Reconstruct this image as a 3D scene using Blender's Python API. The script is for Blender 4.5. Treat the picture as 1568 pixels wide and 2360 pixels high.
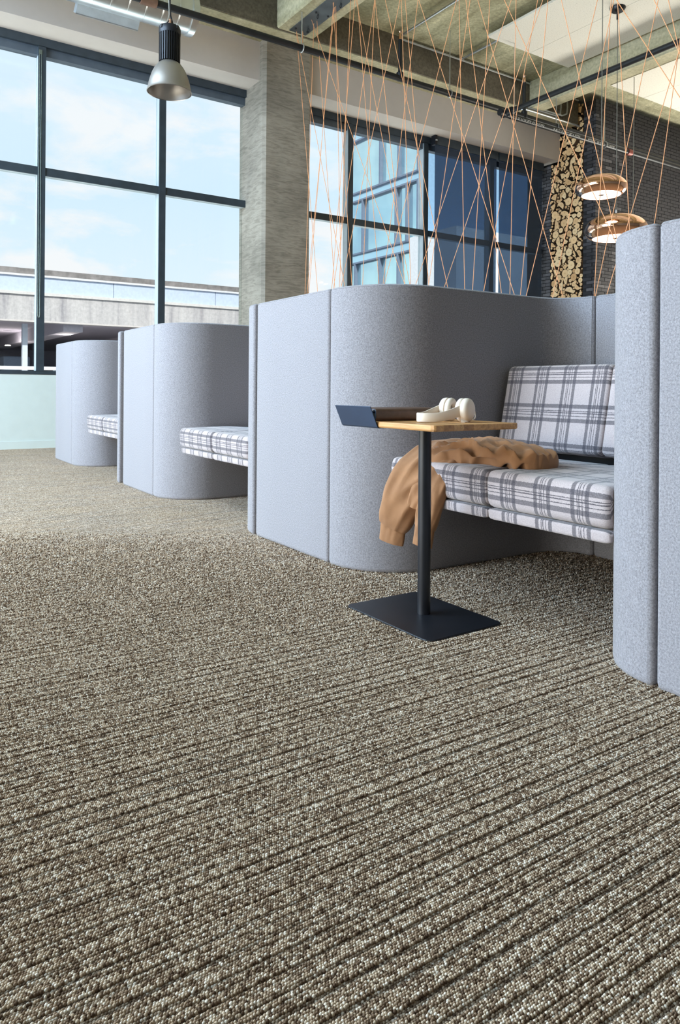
import bpy, bmesh, math, random
from mathutils import Vector, Matrix, noise

for o in list(bpy.data.objects):
    bpy.data.objects.remove(o)
SC = bpy.context.scene
COL = SC.collection
PI = math.pi
rnd = random.Random(7)

# ------------------------------------------------------------------ camera
FPX, CX, CY, RHO, CAMH = 1690.0, 784.0, 893.0, 0.0074, 0.83
TH = math.atan2(2516, 1689)
FWD = Vector((math.cos(TH), math.sin(TH), 0))
RGT = Vector((math.sin(TH), -math.cos(TH), 0))
UP = Vector((0, 0, 1))
cam_d = bpy.data.cameras.new('camera')
cam = bpy.data.objects.new('camera', cam_d)
COL.objects.link(cam)
cam_d.sensor_fit = 'HORIZONTAL'
cam_d.sensor_width = 36
cam_d.lens = 36 * FPX / 1568
cam_d.shift_y = -(1180 - CY) / 1568
cam_d.clip_start = 0.05
cam_d.clip_end = 500
cr = RGT * math.cos(RHO) + UP * math.sin(RHO)
cu = UP * math.cos(RHO) - RGT * math.sin(RHO)
cb = -FWD
M = Matrix((cr, cu, cb)).transposed().to_4x4()
M.translation = Vector((0, 0, CAMH))
cam.matrix_world = M
SC.camera = cam

# ------------------------------------------------------------------ colour management
SC.view_settings.view_transform = 'Standard'
SC.view_settings.look = 'None'
SC.view_settings.gamma = 1
SC.view_settings.use_curve_mapping = False
SC.view_settings.exposure = 0.13
SC.cycles.use_denoising = True
SC.cycles.max_bounces = 10
SC.cycles.diffuse_bounces = 6
SC.cycles.transparent_max_bounces = 16
SC.cycles.sample_clamp_indirect = 6
SC.cycles.caustics_reflective = False
SC.cycles.caustics_refractive = False

# ------------------------------------------------------------------ node helpers
class NT:
    def __init__(s, tree):
        s.t = tree
    def n(s, typ, **kw):
        nd = s.t.nodes.new(typ)
        for k, v in kw.items():
            setattr(nd, k, v)
        return nd
    def link(s, a, b):
        s.t.links.new(a, b)
    def val(s, sock, v):
        if isinstance(v, bpy.types.NodeSocket):
            s.link(v, sock)
        else:
            sock.default_value = v
    def math(s, op, a, b=0.0, c=None):
        nd = s.n('ShaderNodeMath', operation=op)
        s.val(nd.inputs[0], a)
        s.val(nd.inputs[1], b)
        if c is not None:
            s.val(nd.inputs[2], c)
        return nd.outputs[0]
    def mix(s, f, a, b, mode='MIX'):
        nd = s.n('ShaderNodeMix', data_type='RGBA', blend_type=mode)
        s.val(nd.inputs[0], f)
        s.val(nd.inputs[6], a if isinstance(a, bpy.types.NodeSocket) else (*a[:3], 1))
        s.val(nd.inputs[7], b if isinstance(b, bpy.types.NodeSocket) else (*b[:3], 1))
        return nd.outputs[2]
    def ramp(s, f, stops, interp='LINEAR'):
        nd = s.n('ShaderNodeValToRGB')
        cr_ = nd.color_ramp
        cr_.interpolation = interp
        while len(cr_.elements) < len(stops):
            cr_.elements.new(0.5)
        for e, (p, c) in zip(cr_.elements, stops):
            e.position = p
            e.color = (*c[:3], 1) if not isinstance(c, (int, float)) else (c, c, c, 1)
        s.link(f, nd.inputs[0])
        return nd.outputs[0]
    def noise(s, vec, scale, detail=2, rough=0.5, dist=0.0, col=False):
        nd = s.n('ShaderNodeTexNoise')
        s.link(vec, nd.inputs['Vector'])
        nd.inputs['Scale'].default_value = scale
        nd.inputs['Detail'].default_value = detail
        nd.inputs['Roughness'].default_value = rough
        nd.inputs['Distortion'].default_value = dist
        return nd.outputs[1 if col else 0]
    def mapping(s, vec, scale=(1, 1, 1), rot=(0, 0, 0), loc=(0, 0, 0)):
        nd = s.n('ShaderNodeMapping')
        s.link(vec, nd.inputs[0])
        nd.inputs['Scale'].default_value = scale
        nd.inputs['Rotation'].default_value = rot
        nd.inputs['Location'].default_value = loc
        return nd.outputs[0]
    def bump(s, h, strength=0.3, dist=0.01):
        nd = s.n('ShaderNodeBump')
        nd.inputs['Strength'].default_value = strength
        nd.inputs['Distance'].default_value = dist
        s.link(h, nd.inputs['Height'])
        return nd.outputs[0]

def new_mat(name, rough=0.6, metal=0.0, color=(0.5, 0.5, 0.5)):
    m = bpy.data.materials.new(name)
    m.use_nodes = True
    t = NT(m.node_tree)
    b = m.node_tree.nodes['Principled BSDF']
    b.inputs['Base Color'].default_value = (*color, 1)
    b.inputs['Roughness'].default_value = rough
    b.inputs['Metallic'].default_value = metal
    return m, t, b

def objco(t):
    return t.n('ShaderNodeTexCoord').outputs['Object']

def simple(name, color, rough=0.6, metal=0.0, var=0.06, scale=8.0, bump=0.0):
    """plain surface with a little procedural colour variation"""
    m, t, b = new_mat(name, rough, metal, color)
    co = objco(t)
    f = t.noise(co, scale, 3)
    lo = tuple(c * (1 - var) for c in color)
    hi = tuple(min(1, c * (1 + var)) for c in color)
    t.link(t.ramp(f, [(0.3, lo), (0.7, hi)]), b.inputs['Base Color'])
    if bump:
        t.link(t.bump(t.noise(co, scale * 30, 3), bump, 0.002), b.inputs['Normal'])
    return m

# ------------------------------------------------------------------ world (sky with clouds)
W = bpy.data.worlds.new('World')
SC.world = W
W.use_nodes = True
wt = NT(W.node_tree)
bg = W.node_tree.nodes['Background']
co = wt.n('ShaderNodeTexCoord').outputs['Generated']
sep = wt.n('ShaderNodeSeparateXYZ')
wt.link(co, sep.inputs[0])
sky = wt.ramp(sep.outputs[2], [(0.0, (0.84, 0.93, 0.98)), (0.10, (0.79, 0.91, 0.98)), (0.25, (0.68, 0.85, 0.98)), (0.40, (0.73, 0.87, 0.99)), (0.55, (0.80, 0.90, 0.99)), (1.0, (0.55, 0.74, 0.95))])
cvec = wt.mapping(co, (3.2, 3.2, 8.0), loc=(0.4, 0.2, 0.3))
cn = wt.noise(cvec, 1.6, 7, 0.55, 0.25)
cmask = wt.ramp(cn, [(0.47, 0.0), (0.58, 1.0)])
high = wt.ramp(sep.outputs[2], [(0.0, 0.9), (0.33, 0.75), (0.42, 0.25), (1.0, 0.45)])
cf = wt.math('MULTIPLY', cmask, high)
skyc = wt.mix(cf, sky, (0.97, 0.94, 0.945))
gr = wt.ramp(sep.outputs[2], [(0.0, 0.0), (0.004, 1.0)])
skyg = wt.mix(gr, (0.30, 0.31, 0.32), skyc)
wt.link(skyg, bg.inputs['Color'])
bg.inputs['Strength'].default_value = 1.0

# ------------------------------------------------------------------ sun, daylight and added fill lamps
sun_d = bpy.data.lights.new('sun', 'SUN')
sun_d.energy = 4.0
sun_d.angle = 0.02
sun_d.color = (1.0, 0.96, 0.90)
sun = bpy.data.objects.new('sun', sun_d)
COL.objects.link(sun)
sun.rotation_euler = Vector((0.25, 0.72, -0.62)).to_track_quat('-Z', 'Y').to_euler()

def area(name, loc, aim, sx, sy, power, color):
    d = bpy.data.lights.new(name, 'AREA')
    d.shape = 'RECTANGLE'
    d.size = sx
    d.size_y = sy
    d.energy = power
    d.color = color
    o = bpy.data.objects.new(name, d)
    COL.objects.link(o)
    o.location = loc
    o.rotation_euler = (Vector(aim) - Vector(loc)).to_track_quat('-Z', 'Y').to_euler()
    return o
area('daylight_left_glazing', (-5.6, 6.4, 4.0), (4, 6.0, 2.2), 7.4, 3.8, 1400, (0.55, 0.77, 1.0))
area('added_fill_overhead', (-1.6, 6.4, 6.3), (3.2, 6.0, 0.6), 6.0, 1.6, 520, (0.60, 0.79, 1.0))  # added lamp under the slab, lights booth fronts from above; no roof opening
area('added_fill_low_left', (-5.5, 5.0, 0.6), (4.0, 5.5, 6.5), 9.0, 1.6, 600, (1.0, 0.95, 0.80))  # added lamp in place of ground bounce, brightens the ceiling
area('added_fill_right', (16.2, 7.1, 1.6), (8.5, 5.5, 6.5), 2.8, 2.4, 760, (1.0, 0.97, 0.86))  # added unseen lamp to brighten the right ceiling; the east wall is solid
area('added_uplight_by_windows', (3.5, 12.4, 0.2), (3.5, 9.6, 6.0), 17.0, 2.6, 480, (0.92, 1.0, 0.96))  # added lamp below sill height, brightens the soffit underside

# ------------------------------------------------------------------ mesh builder
class MB:
    def __init__(s):
        s.v, s.f, s.mi, s.uv = [], [], [], {}
    def box(s, x0, x1, y0, y1, z0, z1, mi=0):
        b = len(s.v)
        s.v += [(x0, y0, z0), (x1, y0, z0), (x1, y1, z0), (x0, y1, z0), (x0, y0, z1), (x1, y0, z1), (x1, y1, z1), (x0, y1, z1)]
        for q in ((0, 3, 2, 1), (4, 5, 6, 7), (0, 1, 5, 4), (1, 2, 6, 5), (2, 3, 7, 6), (3, 0, 4, 7)):
            s.f.append(tuple(b + i for i in q))
            s.mi.append(mi)
        return s
    def ring_loft(s, rings, closed=True, cap=True, mi=0, loop=False):
        """rings: list of equal-length lists of points"""
        b = len(s.v)
        n = len(rings[0])
        for r in rings:
            s.v += [tuple(p) for p in r]
        k = len(rings)
        for i in range(k if loop else k - 1):
            i2 = (i + 1) % k
            for j in range(n if closed else n - 1):
                j2 = (j + 1) % n
                s.f.append((b + i * n + j, b + i * n + j2, b + i2 * n + j2, b + i2 * n + j))
                s.mi.append(mi)
        if cap and closed and not loop:
            s.f.append(tuple(b + j for j in range(n))[::-1])
            s.mi.append(mi)
            s.f.append(tuple(b + (k - 1) * n + j for j in range(n)))
            s.mi.append(mi)
        return s
    def tube(s, pts, r, n=8, mi=0, cap=True):
        pts = [Vector(p) for p in pts]
        rings = []
        prev = None
        for i, p in enumerate(pts):
            a = pts[max(i - 1, 0)]
            c = pts[min(i + 1, len(pts) - 1)]
            t = (c - a).normalized()
            if prev is None:
                ref = Vector((0, 0, 1)) if abs(t.z) < 0.9 else Vector((1, 0, 0))
                u = t.cross(ref).normalized()
            else:
                u = (prev - t * prev.dot(t)).normalized()
            prev = u
            w = t.cross(u)
            rr = r[i] if isinstance(r, (list, tuple)) else r
            rings.append([p + (u * math.cos(2 * PI * k / n) + w * math.sin(2 * PI * k / n)) * rr for k in range(n)])
        return s.ring_loft(rings, cap=cap, mi=mi)
    def lathe(s, prof, c=(0, 0, 0), n=32, mi=0, cap=False):
        rings = [[(c[0] + r * math.cos(2 * PI * k / n), c[1] + r * math.sin(2 * PI * k / n), c[2] + z) for k in range(n)] for r, z in prof]
        return s.ring_loft(rings, cap=cap, mi=mi)
    def prism(s, poly, z0, z1, mi=0):
        return s.ring_loft([[(x, y, z0) for x, y in poly], [(x, y, z1) for x, y in poly]], mi=mi)
    def build(s, name, mats, parent=None, smooth=False, loc=None, kind=None, angle=40):
        me = bpy.data.meshes.new(name)
        me.from_pydata(s.v, [], s.f)
        for m in (mats if isinstance(mats, (list, tuple)) else [mats]):
            me.materials.append(m)
        if any(s.mi):
            me.polygons.foreach_set('material_index', s.mi)
        bm = bmesh.new()
        bm.from_mesh(me)
        bmesh.ops.recalc_face_normals(bm, faces=bm.faces)
        bm.to_mesh(me)
        bm.free()
        if s.uv:
            uvl = me.uv_layers.new(name='UVMap')
            for lp in me.loops:
                uvl.data[lp.index].uv = s.uv.get(lp.vertex_index, (0, 0))
        if smooth:
            me.polygons.foreach_set('use_smooth', [True] * len(me.polygons))
            me.set_sharp_from_angle(angle=math.radians(angle))
        me.update()
        o = bpy.data.objects.new(name, me)
        COL.objects.link(o)
        if parent:
            o.parent = parent
        if loc:
            o.location = loc
        if kind:
            o['kind'] = kind
        return o

def empty(name, loc=(0, 0, 0), rz=0, parent=None):
    o = bpy.data.objects.new(name, None)
    o.empty_display_size = 0.1
    COL.objects.link(o)
    o.location = loc
    o.rotation_euler = (0, 0, rz)
    if parent:
        o.parent = parent
    return o

def tag(o, label, cat, group=None, kind=None):
    o['label'] = label
    o['category'] = cat
    if group:
        o['group'] = group
    if kind:
        o['kind'] = kind
    return o

def struct(o, label=None):
    o['kind'] = 'structure'
    if label:
        o['label'] = label
    return o

def bevel(o, w, seg=2, angle=30):
    md = o.modifiers.new('bevel', 'BEVEL')
    md.width = w
    md.segments = seg
    md.limit_method = 'ANGLE'
    md.angle_limit = math.radians(angle)
    return o

def ray(px, py):
    """direction of the sight line, used only to place things on measured planes"""
    dx, dy = px - CX, py - CY
    c, s = math.cos(RHO), math.sin(RHO)
    return FWD + RGT * ((c * dx + s * dy) / FPX) - UP * ((-s * dx + c * dy) / FPX)

def onx(px, py, x):
    d = ray(px, py)
    return Vector((0, 0, CAMH)) + d * (x / d.x)

def ony(px, py, y):
    d = ray(px, py)
    return Vector((0, 0, CAMH)) + d * (y / d.y)

def onz(px, py, z):
    d = ray(px, py)
    return Vector((0, 0, CAMH)) + d * ((z - CAMH) / d.z)

# ------------------------------------------------------------------ materials
def mat_carpet():
    m, t, b = new_mat('carpet', 0.95)
    co = objco(t)
    se = t.n('ShaderNodeSeparateXYZ')
    t.link(co, se.inputs[0])
    # loops
    lv = t.mapping(co, (225, 245, 1))
    vo = t.n('ShaderNodeTexVoronoi', voronoi_dimensions='2D')
    vo.inputs['Scale'].default_value = 1
    vo.inputs['Randomness'].default_value = 0.75
    t.link(lv, vo.inputs['Vector'])
    sc = t.n('ShaderNodeSeparateColor')
    t.link(vo.outputs['Color'], sc.inputs[0])
    cell = sc.outputs[0]
    yarn = t.ramp(cell, [(0.0, (0.14, 0.090, 0.060)), (0.22, (0.27, 0.188, 0.128)), (0.42, (0.44, 0.325, 0.230)), (0.62, (0.59, 0.46, 0.34)), (0.80, (0.76, 0.63, 0.50)), (1.0, (0.88, 0.79, 0.68))])
    # ribs along X: one groove every 34 mm or so, unevenly spaced
    yy = se.outputs[1]
    ph = t.math('ADD', t.math('MULTIPLY', yy, 1 / 0.034), t.math('ADD', t.math('MULTIPLY', t.math('SINE', t.math('MULTIPLY', yy, 11.0)), 0.22), t.math('MULTIPLY', t.math('SINE', t.math('ADD', t.math('MULTIPLY', yy, 27.3), 1.0)), 0.18)))
    fr = t.math('SUBTRACT', ph, t.math('FLOOR', ph))
    fr2 = t.math('FRACT', t.math('ADD', fr, 0.42))
    wob = t.noise(t.mapping(co, (3.0, 30.0, 1)), 1.0, 3, 0.6)
    d1 = t.math('ABSOLUTE', t.math('SUBTRACT', fr, 0.5))
    d2 = t.math('ABSOLUTE', t.math('SUBTRACT', fr2, 0.5))
    g1 = t.ramp(t.math('ADD', d1, t.math('MULTIPLY', t.math('SUBTRACT', wob, 0.5), 0.16)), [(0.08, 0.0), (0.20, 1.0)])
    g2 = t.ramp(t.math('ADD', d2, t.math('MULTIPLY', t.math('SUBTRACT', wob, 0.42), 0.5)), [(0.04, 0.45), (0.12, 1.0)])
    g = t.math('MULTIPLY', g1, g2)
    patch = t.noise(t.mapping(co, (2.0, 14.0, 1)), 1.0, 3, 0.6)
    tint = t.ramp(patch, [(0.35, (0.88, 0.88, 0.90)), (0.65, (1.08, 1.02, 0.94))])
    c1 = t.mix(1.0, yarn, tint, 'MULTIPLY')
    dark = t.mix(1.0, c1, (0.30, 0.29, 0.28), 'MULTIPLY')  # groove shade put into the yarn colour, on top of the bump
    c2 = t.mix(g, dark, c1)
    t.link(c2, b.inputs['Base Color'])
    h = t.math('SUBTRACT', 1.0, t.math('MULTIPLY', vo.outputs['Distance'], 1.2))
    hh = t.math('ADD', h, t.math('MULTIPLY', g, 1.3))
    t.link(t.bump(hh, 0.55, 0.004), b.inputs['Normal'])
    b.inputs['Specular IOR Level'].default_value = 0.15
    return m

def mat_felt(name, col, var=0.38):
    m, t, b = new_mat(name, 0.95)
    co = objco(t)
    f1 = t.noise(co, 170, 4, 0.65)
    f2 = t.noise(co, 420, 2, 0.6)
    f = t.math('ADD', t.math('MULTIPLY', f1, 0.6), t.math('MULTIPLY', f2, 0.4))
    lo = tuple(c * (1 - var) for c in col)
    hi = tuple(min(1, c * (1 + var)) for c in col)
    t.link(t.ramp(f, [(0.36, lo), (0.64, hi)]), b.inputs['Base Color'])
    t.link(t.bump(f, 0.25, 0.003), b.inputs['Normal'])
    b.inputs['Sheen Weight'].default_value = 0.25
    b.inputs['Sheen Roughness'].default_value = 0.5
    b.inputs['Specular IOR Level'].default_value = 0.15
    return m

def mat_plaid():
    """plaid woven on the UV map (metres)"""
    m, t, b = new_mat('plaid_wool', 0.95)
    uv = t.n('ShaderNodeTexCoord').outputs['UV']
    se = t.n('ShaderNodeSeparateXYZ')
    t.link(uv, se.inputs[0])
    co = objco(t)
    fuzz = t.noise(co, 260, 3, 0.6)
    wob = t.math('MULTIPLY', t.math('SUBTRACT', fuzz, 0.5), 0.006)
    def stripes(s, period):
        u = t.math('ADD', s, wob)
        p = t.math('MODULO', t.math('ADD', u, 10 * period), period)
        def band(c, w):
            d = t.math('ABSOLUTE', t.math('SUBTRACT', p, c))
            return t.math('LESS_THAN', d, w / 2)
        k = period / 0.17
        wide = t.math('MAXIMUM', band(0.030 * k, 0.017 * k), band(0.092 * k, 0.017 * k))
        thin = t.math('MAXIMUM', t.math('MAXIMUM', band(0.050 * k, 0.0030 * k), band(0.063 * k, 0.0040 * k)), band(0.071 * k, 0.0032 * k))
        return t.math('MAXIMUM', t.math('MULTIPLY', wide, 0.72), t.math('MULTIPLY', thin, 0.85))
    su = stripes(se.outputs[0], 0.154)
    sv = stripes(se.outputs[1], 0.172)
    light = t.ramp(fuzz, [(0.3, (0.36, 0.31, 0.315)), (0.7, (0.48, 0.42, 0.425))])
    dark = t.ramp(fuzz, [(0.3, (0.022, 0.020, 0.028)), (0.7, (0.085, 0.080, 0.10))])
    c1 = t.mix(su, light, dark)
    c2 = t.mix(sv, c1, dark)
    t.link(c2, b.inputs['Base Color'])
    t.link(t.bump(t.noise(co, 500, 2), 0.25, 0.002), b.inputs['Normal'])
    b.inputs['Sheen Weight'].default_value = 0.3
    b.inputs['Specular IOR Level'].default_value = 0.15
    return m

def mat_concrete(name, c_lo, c_hi, stretch=(1, 1, 1), scale=1.6, stain=0.35):
    m, t, b = new_mat(name, 0.8)
    co = objco(t)
    f = t.noise(t.mapping(co, stretch), scale, 8, 0.62, 0.6)
    f2 = t.noise(co, 22, 5, 0.65)
    base = t.ramp(f, [(0.32, c_lo), (0.66, c_hi)])
    st = t.ramp(f2, [(0.35, (1 - stain,) * 3), (0.62, (1.05,) * 3)])
    t.link(t.mix(1.0, base, st, 'MULTIPLY'), b.inputs['Base Color'])
    t.link(t.bump(f2, 0.25, 0.006), b.inputs['Normal'])
    return m

def mat_column():
    m, t, b = new_mat('column_concrete', 0.75)
    co = objco(t)
    warp = t.noise(co, 2.2, 3, 0.5)
    v = t.mapping(co, (3.4, 3.4, 24.0))
    f = t.noise(v, 1.0, 6, 0.68, 1.2)
    f2 = t.noise(co, 1.1, 4, 0.6)
    mk = t.math('MULTIPLY', t.ramp(f, [(0.36, 0.0), (0.56, 1.0)]), 1.0)
    c1 = t.ramp(f2, [(0.35, (0.21, 0.188, 0.152)), (0.65, (0.325, 0.292, 0.240))])
    c2 = t.mix(mk, t.mix(1.0, c1, (0.62, 0.61, 0.60), 'MULTIPLY'), c1)
    t.link(c2, b.inputs['Base Color'])
    t.link(t.bump(f, 0.15, 0.004), b.inputs['Normal'])
    return m

def mat_glass():
    m = bpy.data.materials.new('window_glass')
    m.use_nodes = True
    t = NT(m.node_tree)
    for n in list(m.node_tree.nodes):
        if n.type != 'OUTPUT_MATERIAL':
            m.node_tree.nodes.remove(n)
    out = [n for n in m.node_tree.nodes if n.type == 'OUTPUT_MATERIAL'][0]
    tr = t.n('ShaderNodeBsdfTransparent')
    tr.inputs[0].default_value = (0.965, 0.985, 0.985, 1)
    gl = t.n('ShaderNodeBsdfGlossy')
    gl.inputs['Roughness'].default_value = 0.02
    mx = t.n('ShaderNodeMixShader')
    mx.inputs[0].default_value = 0.02
    t.link(tr.outputs[0], mx.inputs[1])
    t.link(gl.outputs[0], mx.inputs[2])
    t.link(mx.outputs[0], out.inputs[0])
    return m

def mat_blind():
    m = bpy.data.materials.new('blind_screen_fabric')
    m.use_nodes = True
    t = NT(m.node_tree)
    b = m.node_tree.nodes['Principled BSDF']
    out = m.node_tree.nodes['Material Output']
    b.inputs['Base Color'].default_value = (0.046, 0.062, 0.092, 1)
    b.inputs['Roughness'].default_value = 0.9
    tr = t.n('ShaderNodeBsdfTransparent')
    co = objco(t)
    weave = t.noise(t.mapping(co, (300, 1, 300)), 1.0, 1)
    f = t.ramp(weave, [(0.3, 0.30), (0.7, 0.40)])
    tr.inputs[0].default_value = (0.62, 0.80, 1.0, 1)
    mx = t.n('ShaderNodeMixShader')
    t.link(f, mx.inputs[0])
    t.link(b.outputs[0], mx.inputs[1])
    t.link(tr.outputs[0], mx.inputs[2])
    t.link(mx.outputs[0], out.inputs[0])
    return m

def mat_emit(name, col, strength):
    m, t, b = new_mat(name, 0.5, 0, col)
    b.inputs['Emission Color'].default_value = (*col, 1)
    b.inputs['Emission Strength'].default_value = strength
    return m

def mat_objrandom(name, stops, rough=0.8, noise_scale=40, noise_amt=0.25, bump=0.3):
    m, t, b = new_mat(name, rough)
    oi = t.n('ShaderNodeObjectInfo')
    co = objco(t)
    base = t.ramp(oi.outputs['Random'], stops)
    f = t.noise(co, noise_scale, 4, 0.6)
    v = t.ramp(f, [(0.3, (1 - noise_amt,) * 3), (0.7, (1 + noise_amt,) * 3)])
    t.link(t.mix(1.0, base, v, 'MULTIPLY'), b.inputs['Base Color'])
    t.link(t.bump(f, bump, 0.004), b.inputs['Normal'])
    return m

def mat_wood_end():
    m, t, b = new_mat('log_end_grain', 0.8)
    oi = t.n('ShaderNodeObjectInfo')
    co = objco(t)
    base = t.ramp(oi.outputs['Random'], [(0.0, (0.66, 0.40, 0.19)), (0.35, (0.90, 0.61, 0.32)), (0.7, (0.96, 0.72, 0.42)), (1.0, (0.78, 0.50, 0.25))])
    sp = t.n('ShaderNodeSeparateXYZ')
    t.link(co, sp.inputs[0])
    r = t.math('SQRT', t.math('ADD', t.math('POWER', sp.outputs[1], 2.0), t.math('POWER', sp.outputs[2], 2.0)))
    nz = t.noise(co, 30, 3)
    ring = t.math('SINE', t.math('ADD', t.math('MULTIPLY', r, 420.0), t.math('MULTIPLY', nz, 7.0)))
    rr = t.ramp(ring, [(0.0, (0.86, 0.82, 0.78)), (0.8, (1.06, 1.05, 1.03))])
    heart = t.ramp(r, [(0.0, (0.75, 0.62, 0.5)), (0.022, (1.0, 1.0, 1.0))])
    c = t.mix(1.0, t.mix(1.0, base, rr, 'MULTIPLY'), heart, 'MULTIPLY')
    t.link(c, b.inputs['Base Color'])
    return m

def mat_stave():
    m, t, b = new_mat('acacia_wood', 0.45)
    oi = t.n('ShaderNodeObjectInfo')
    co = objco(t)
    base = t.ramp(oi.outputs['Random'], [(0.0, (0.40, 0.20, 0.075)), (0.4, (0.58, 0.32, 0.13)), (0.75, (0.50, 0.26, 0.10)), (1.0, (0.66, 0.40, 0.18))])
    f = t.noise(t.mapping(co, (60, 5, 60)), 1.0, 6, 0.65, 0.5)
    v = t.ramp(f, [(0.3, (0.62, 0.55, 0.48)), (0.6, (1.1, 1.08, 1.05))])
    t.link(t.mix(1.0, base, v, 'MULTIPLY'), b.inputs['Base Color'])
    return m

MAT = dict(
    carpet=mat_carpet(),
    felt=mat_felt('grey_felt', (0.260, 0.252, 0.276)),
    plaid=mat_plaid(),
    slab=mat_concrete('slab_concrete', (0.225, 0.215, 0.118), (0.64, 0.615, 0.42), (1.0, 0.35, 1), 1.7),
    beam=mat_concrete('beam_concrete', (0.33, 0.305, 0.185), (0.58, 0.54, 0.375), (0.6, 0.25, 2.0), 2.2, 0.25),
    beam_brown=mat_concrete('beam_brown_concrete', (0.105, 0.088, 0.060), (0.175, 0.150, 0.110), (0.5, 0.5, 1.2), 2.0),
    column=mat_column(),
    paint=simple('white_wall_paint', (0.52, 0.475, 0.44), 0.8, var=0.02),
    wall_low=simple('pale_wall_paint', (0.56, 0.63, 0.62), 0.8, var=0.02),
    frame=simple('dark_window_frame', (0.040, 0.055, 0.070), 0.45, 0.3, 0.15),
    frame_lit=simple('window_frame_reveal_lit', (0.42, 0.48, 0.52), 0.4, 0.0, 0.06),  # lighter copy of the frame, daylight on the reveals put into the colour
    frame_stop=simple('blue_grey_window_frame', (0.085, 0.11, 0.14), 0.45, 0.2, 0.1),
    glass=mat_glass(),
    blind=mat_blind(),
    black=simple('black_powder_coat', (0.016, 0.018, 0.024), 0.38, 0.4, 0.15),
    blackpipe=simple('black_steel_pipe', (0.022, 0.023, 0.025), 0.45, 0.5, 0.2),
    navy=simple('navy_steel_plate', (0.030, 0.048, 0.090), 0.5, 0.2, 0.1),
    steel=simple('galvanised_steel', (0.62, 0.64, 0.65), 0.32, 0.9, 0.12, 6),
    dull=simple('dull_conduit_steel', (0.34, 0.36, 0.36), 0.5, 0.5, 0.1),
    duct=simple('spiral_duct_steel', (0.70, 0.73, 0.74), 0.30, 0.95, 0.12, 5),
    plate=simple('dark_steel_plate', (0.10, 0.115, 0.125), 0.42, 0.6, 0.15, 5),
    copper=simple('polished_copper', (0.92, 0.56, 0.38), 0.07, 1.0, 0.02, 4),
    cord=simple('copper_coloured_cord', (0.80, 0.36, 0.16), 0.55, 0.1, 0.08, 60),
    acoustic=None,
    brick=mat_objrandom('dark_brick', [(0.0, (0.022, 0.021, 0.024)), (0.5, (0.040, 0.038, 0.043)), (0.85, (0.066, 0.063, 0.070)), (1.0, (0.125, 0.12, 0.128))]),
    mortar=simple('dark_mortar', (0.014, 0.014, 0.016), 0.9, 0, 0.2, 30),
    bark=mat_objrandom('log_bark', [(0.0, (0.055, 0.035, 0.020)), (0.5, (0.13, 0.08, 0.045)), (1.0, (0.24, 0.15, 0.085))]),
    logend=mat_wood_end(),
    stave=mat_stave(),
    white=simple('white_plastic', (0.78, 0.69, 0.59), 0.45, 0, 0.02),
    whitepad=simple('white_leatherette', (0.80, 0.72, 0.63), 0.6, 0, 0.03, 40),
    mesh=simple('grey_ear_mesh', (0.42, 0.38, 0.33), 0.8, 0, 0.3, 700),
    leather=simple('brown_leather', (0.115, 0.066, 0.048), 0.5, 0, 0.25, 30, 0.2),
    lining=simple('navy_binder_lining', (0.12, 0.17, 0.26), 0.6, 0, 0.15, 40),
    chrome=simple('chrome_ring', (0.8, 0.8, 0.8), 0.15, 1.0, 0.02),
    paper=simple('paper', (0.75, 0.75, 0.73), 0.8, 0, 0.03),
    tan=None,
    reflector=simple('spun_aluminium', (0.35, 0.33, 0.315), 0.4, 0.8, 0.04, 4),
    diffuser=mat_emit('lamp_diffuser', (1.0, 0.86, 0.77), 2.2),
    overpass=None,
)

def mat_acoustic():
    m, t, b = new_mat('wood_fibre_panel', 0.9)
    co = objco(t)
    f = t.noise(co, 60, 4, 0.7)
    t.link(t.ramp(f, [(0.28, (0.40, 0.38, 0.33)), (0.42, (0.76, 0.735, 0.66)), (0.8, (0.86, 0.84, 0.77))]), b.inputs['Base Color'])
    return m
MAT['acoustic'] = mat_acoustic()

def mat_tan():
    m, t, b = new_mat('tan_cotton', 0.8)
    co = objco(t)
    f = t.noise(co, 9, 4, 0.6)
    w = t.noise(co, 600, 1)
    t.link(t.ramp(f, [(0.3, (0.245, 0.112, 0.044)), (0.7, (0.335, 0.160, 0.066))]), b.inputs['Base Color'])
    t.link(t.bump(t.math('ADD', t.math('MULTIPLY', f, 2.0), w), 0.15, 0.004), b.inputs['Normal'])
    b.inputs['Sheen Weight'].default_value = 0.2
    return m
MAT['tan'] = mat_tan()

def mat_overpass():
    m, t, b = new_mat('stained_precast_concrete', 0.9)
    co = objco(t)
    f = t.noise(t.mapping(co, (1.6, 1, 0.14)), 1.0, 6, 0.7)
    g = t.noise(co, 6, 4, 0.7)
    c = t.ramp(f, [(0.30, (0.30, 0.29, 0.31)), (0.48, (0.50, 0.48, 0.48)), (0.7, (0.62, 0.60, 0.59))])
    v = t.ramp(g, [(0.3, (0.82,) * 3), (0.7, (1.1,) * 3)])
    t.link(t.mix(1.0, c, v, 'MULTIPLY'), b.inputs['Base Color'])
    return m
MAT['overpass'] = mat_overpass()

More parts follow.
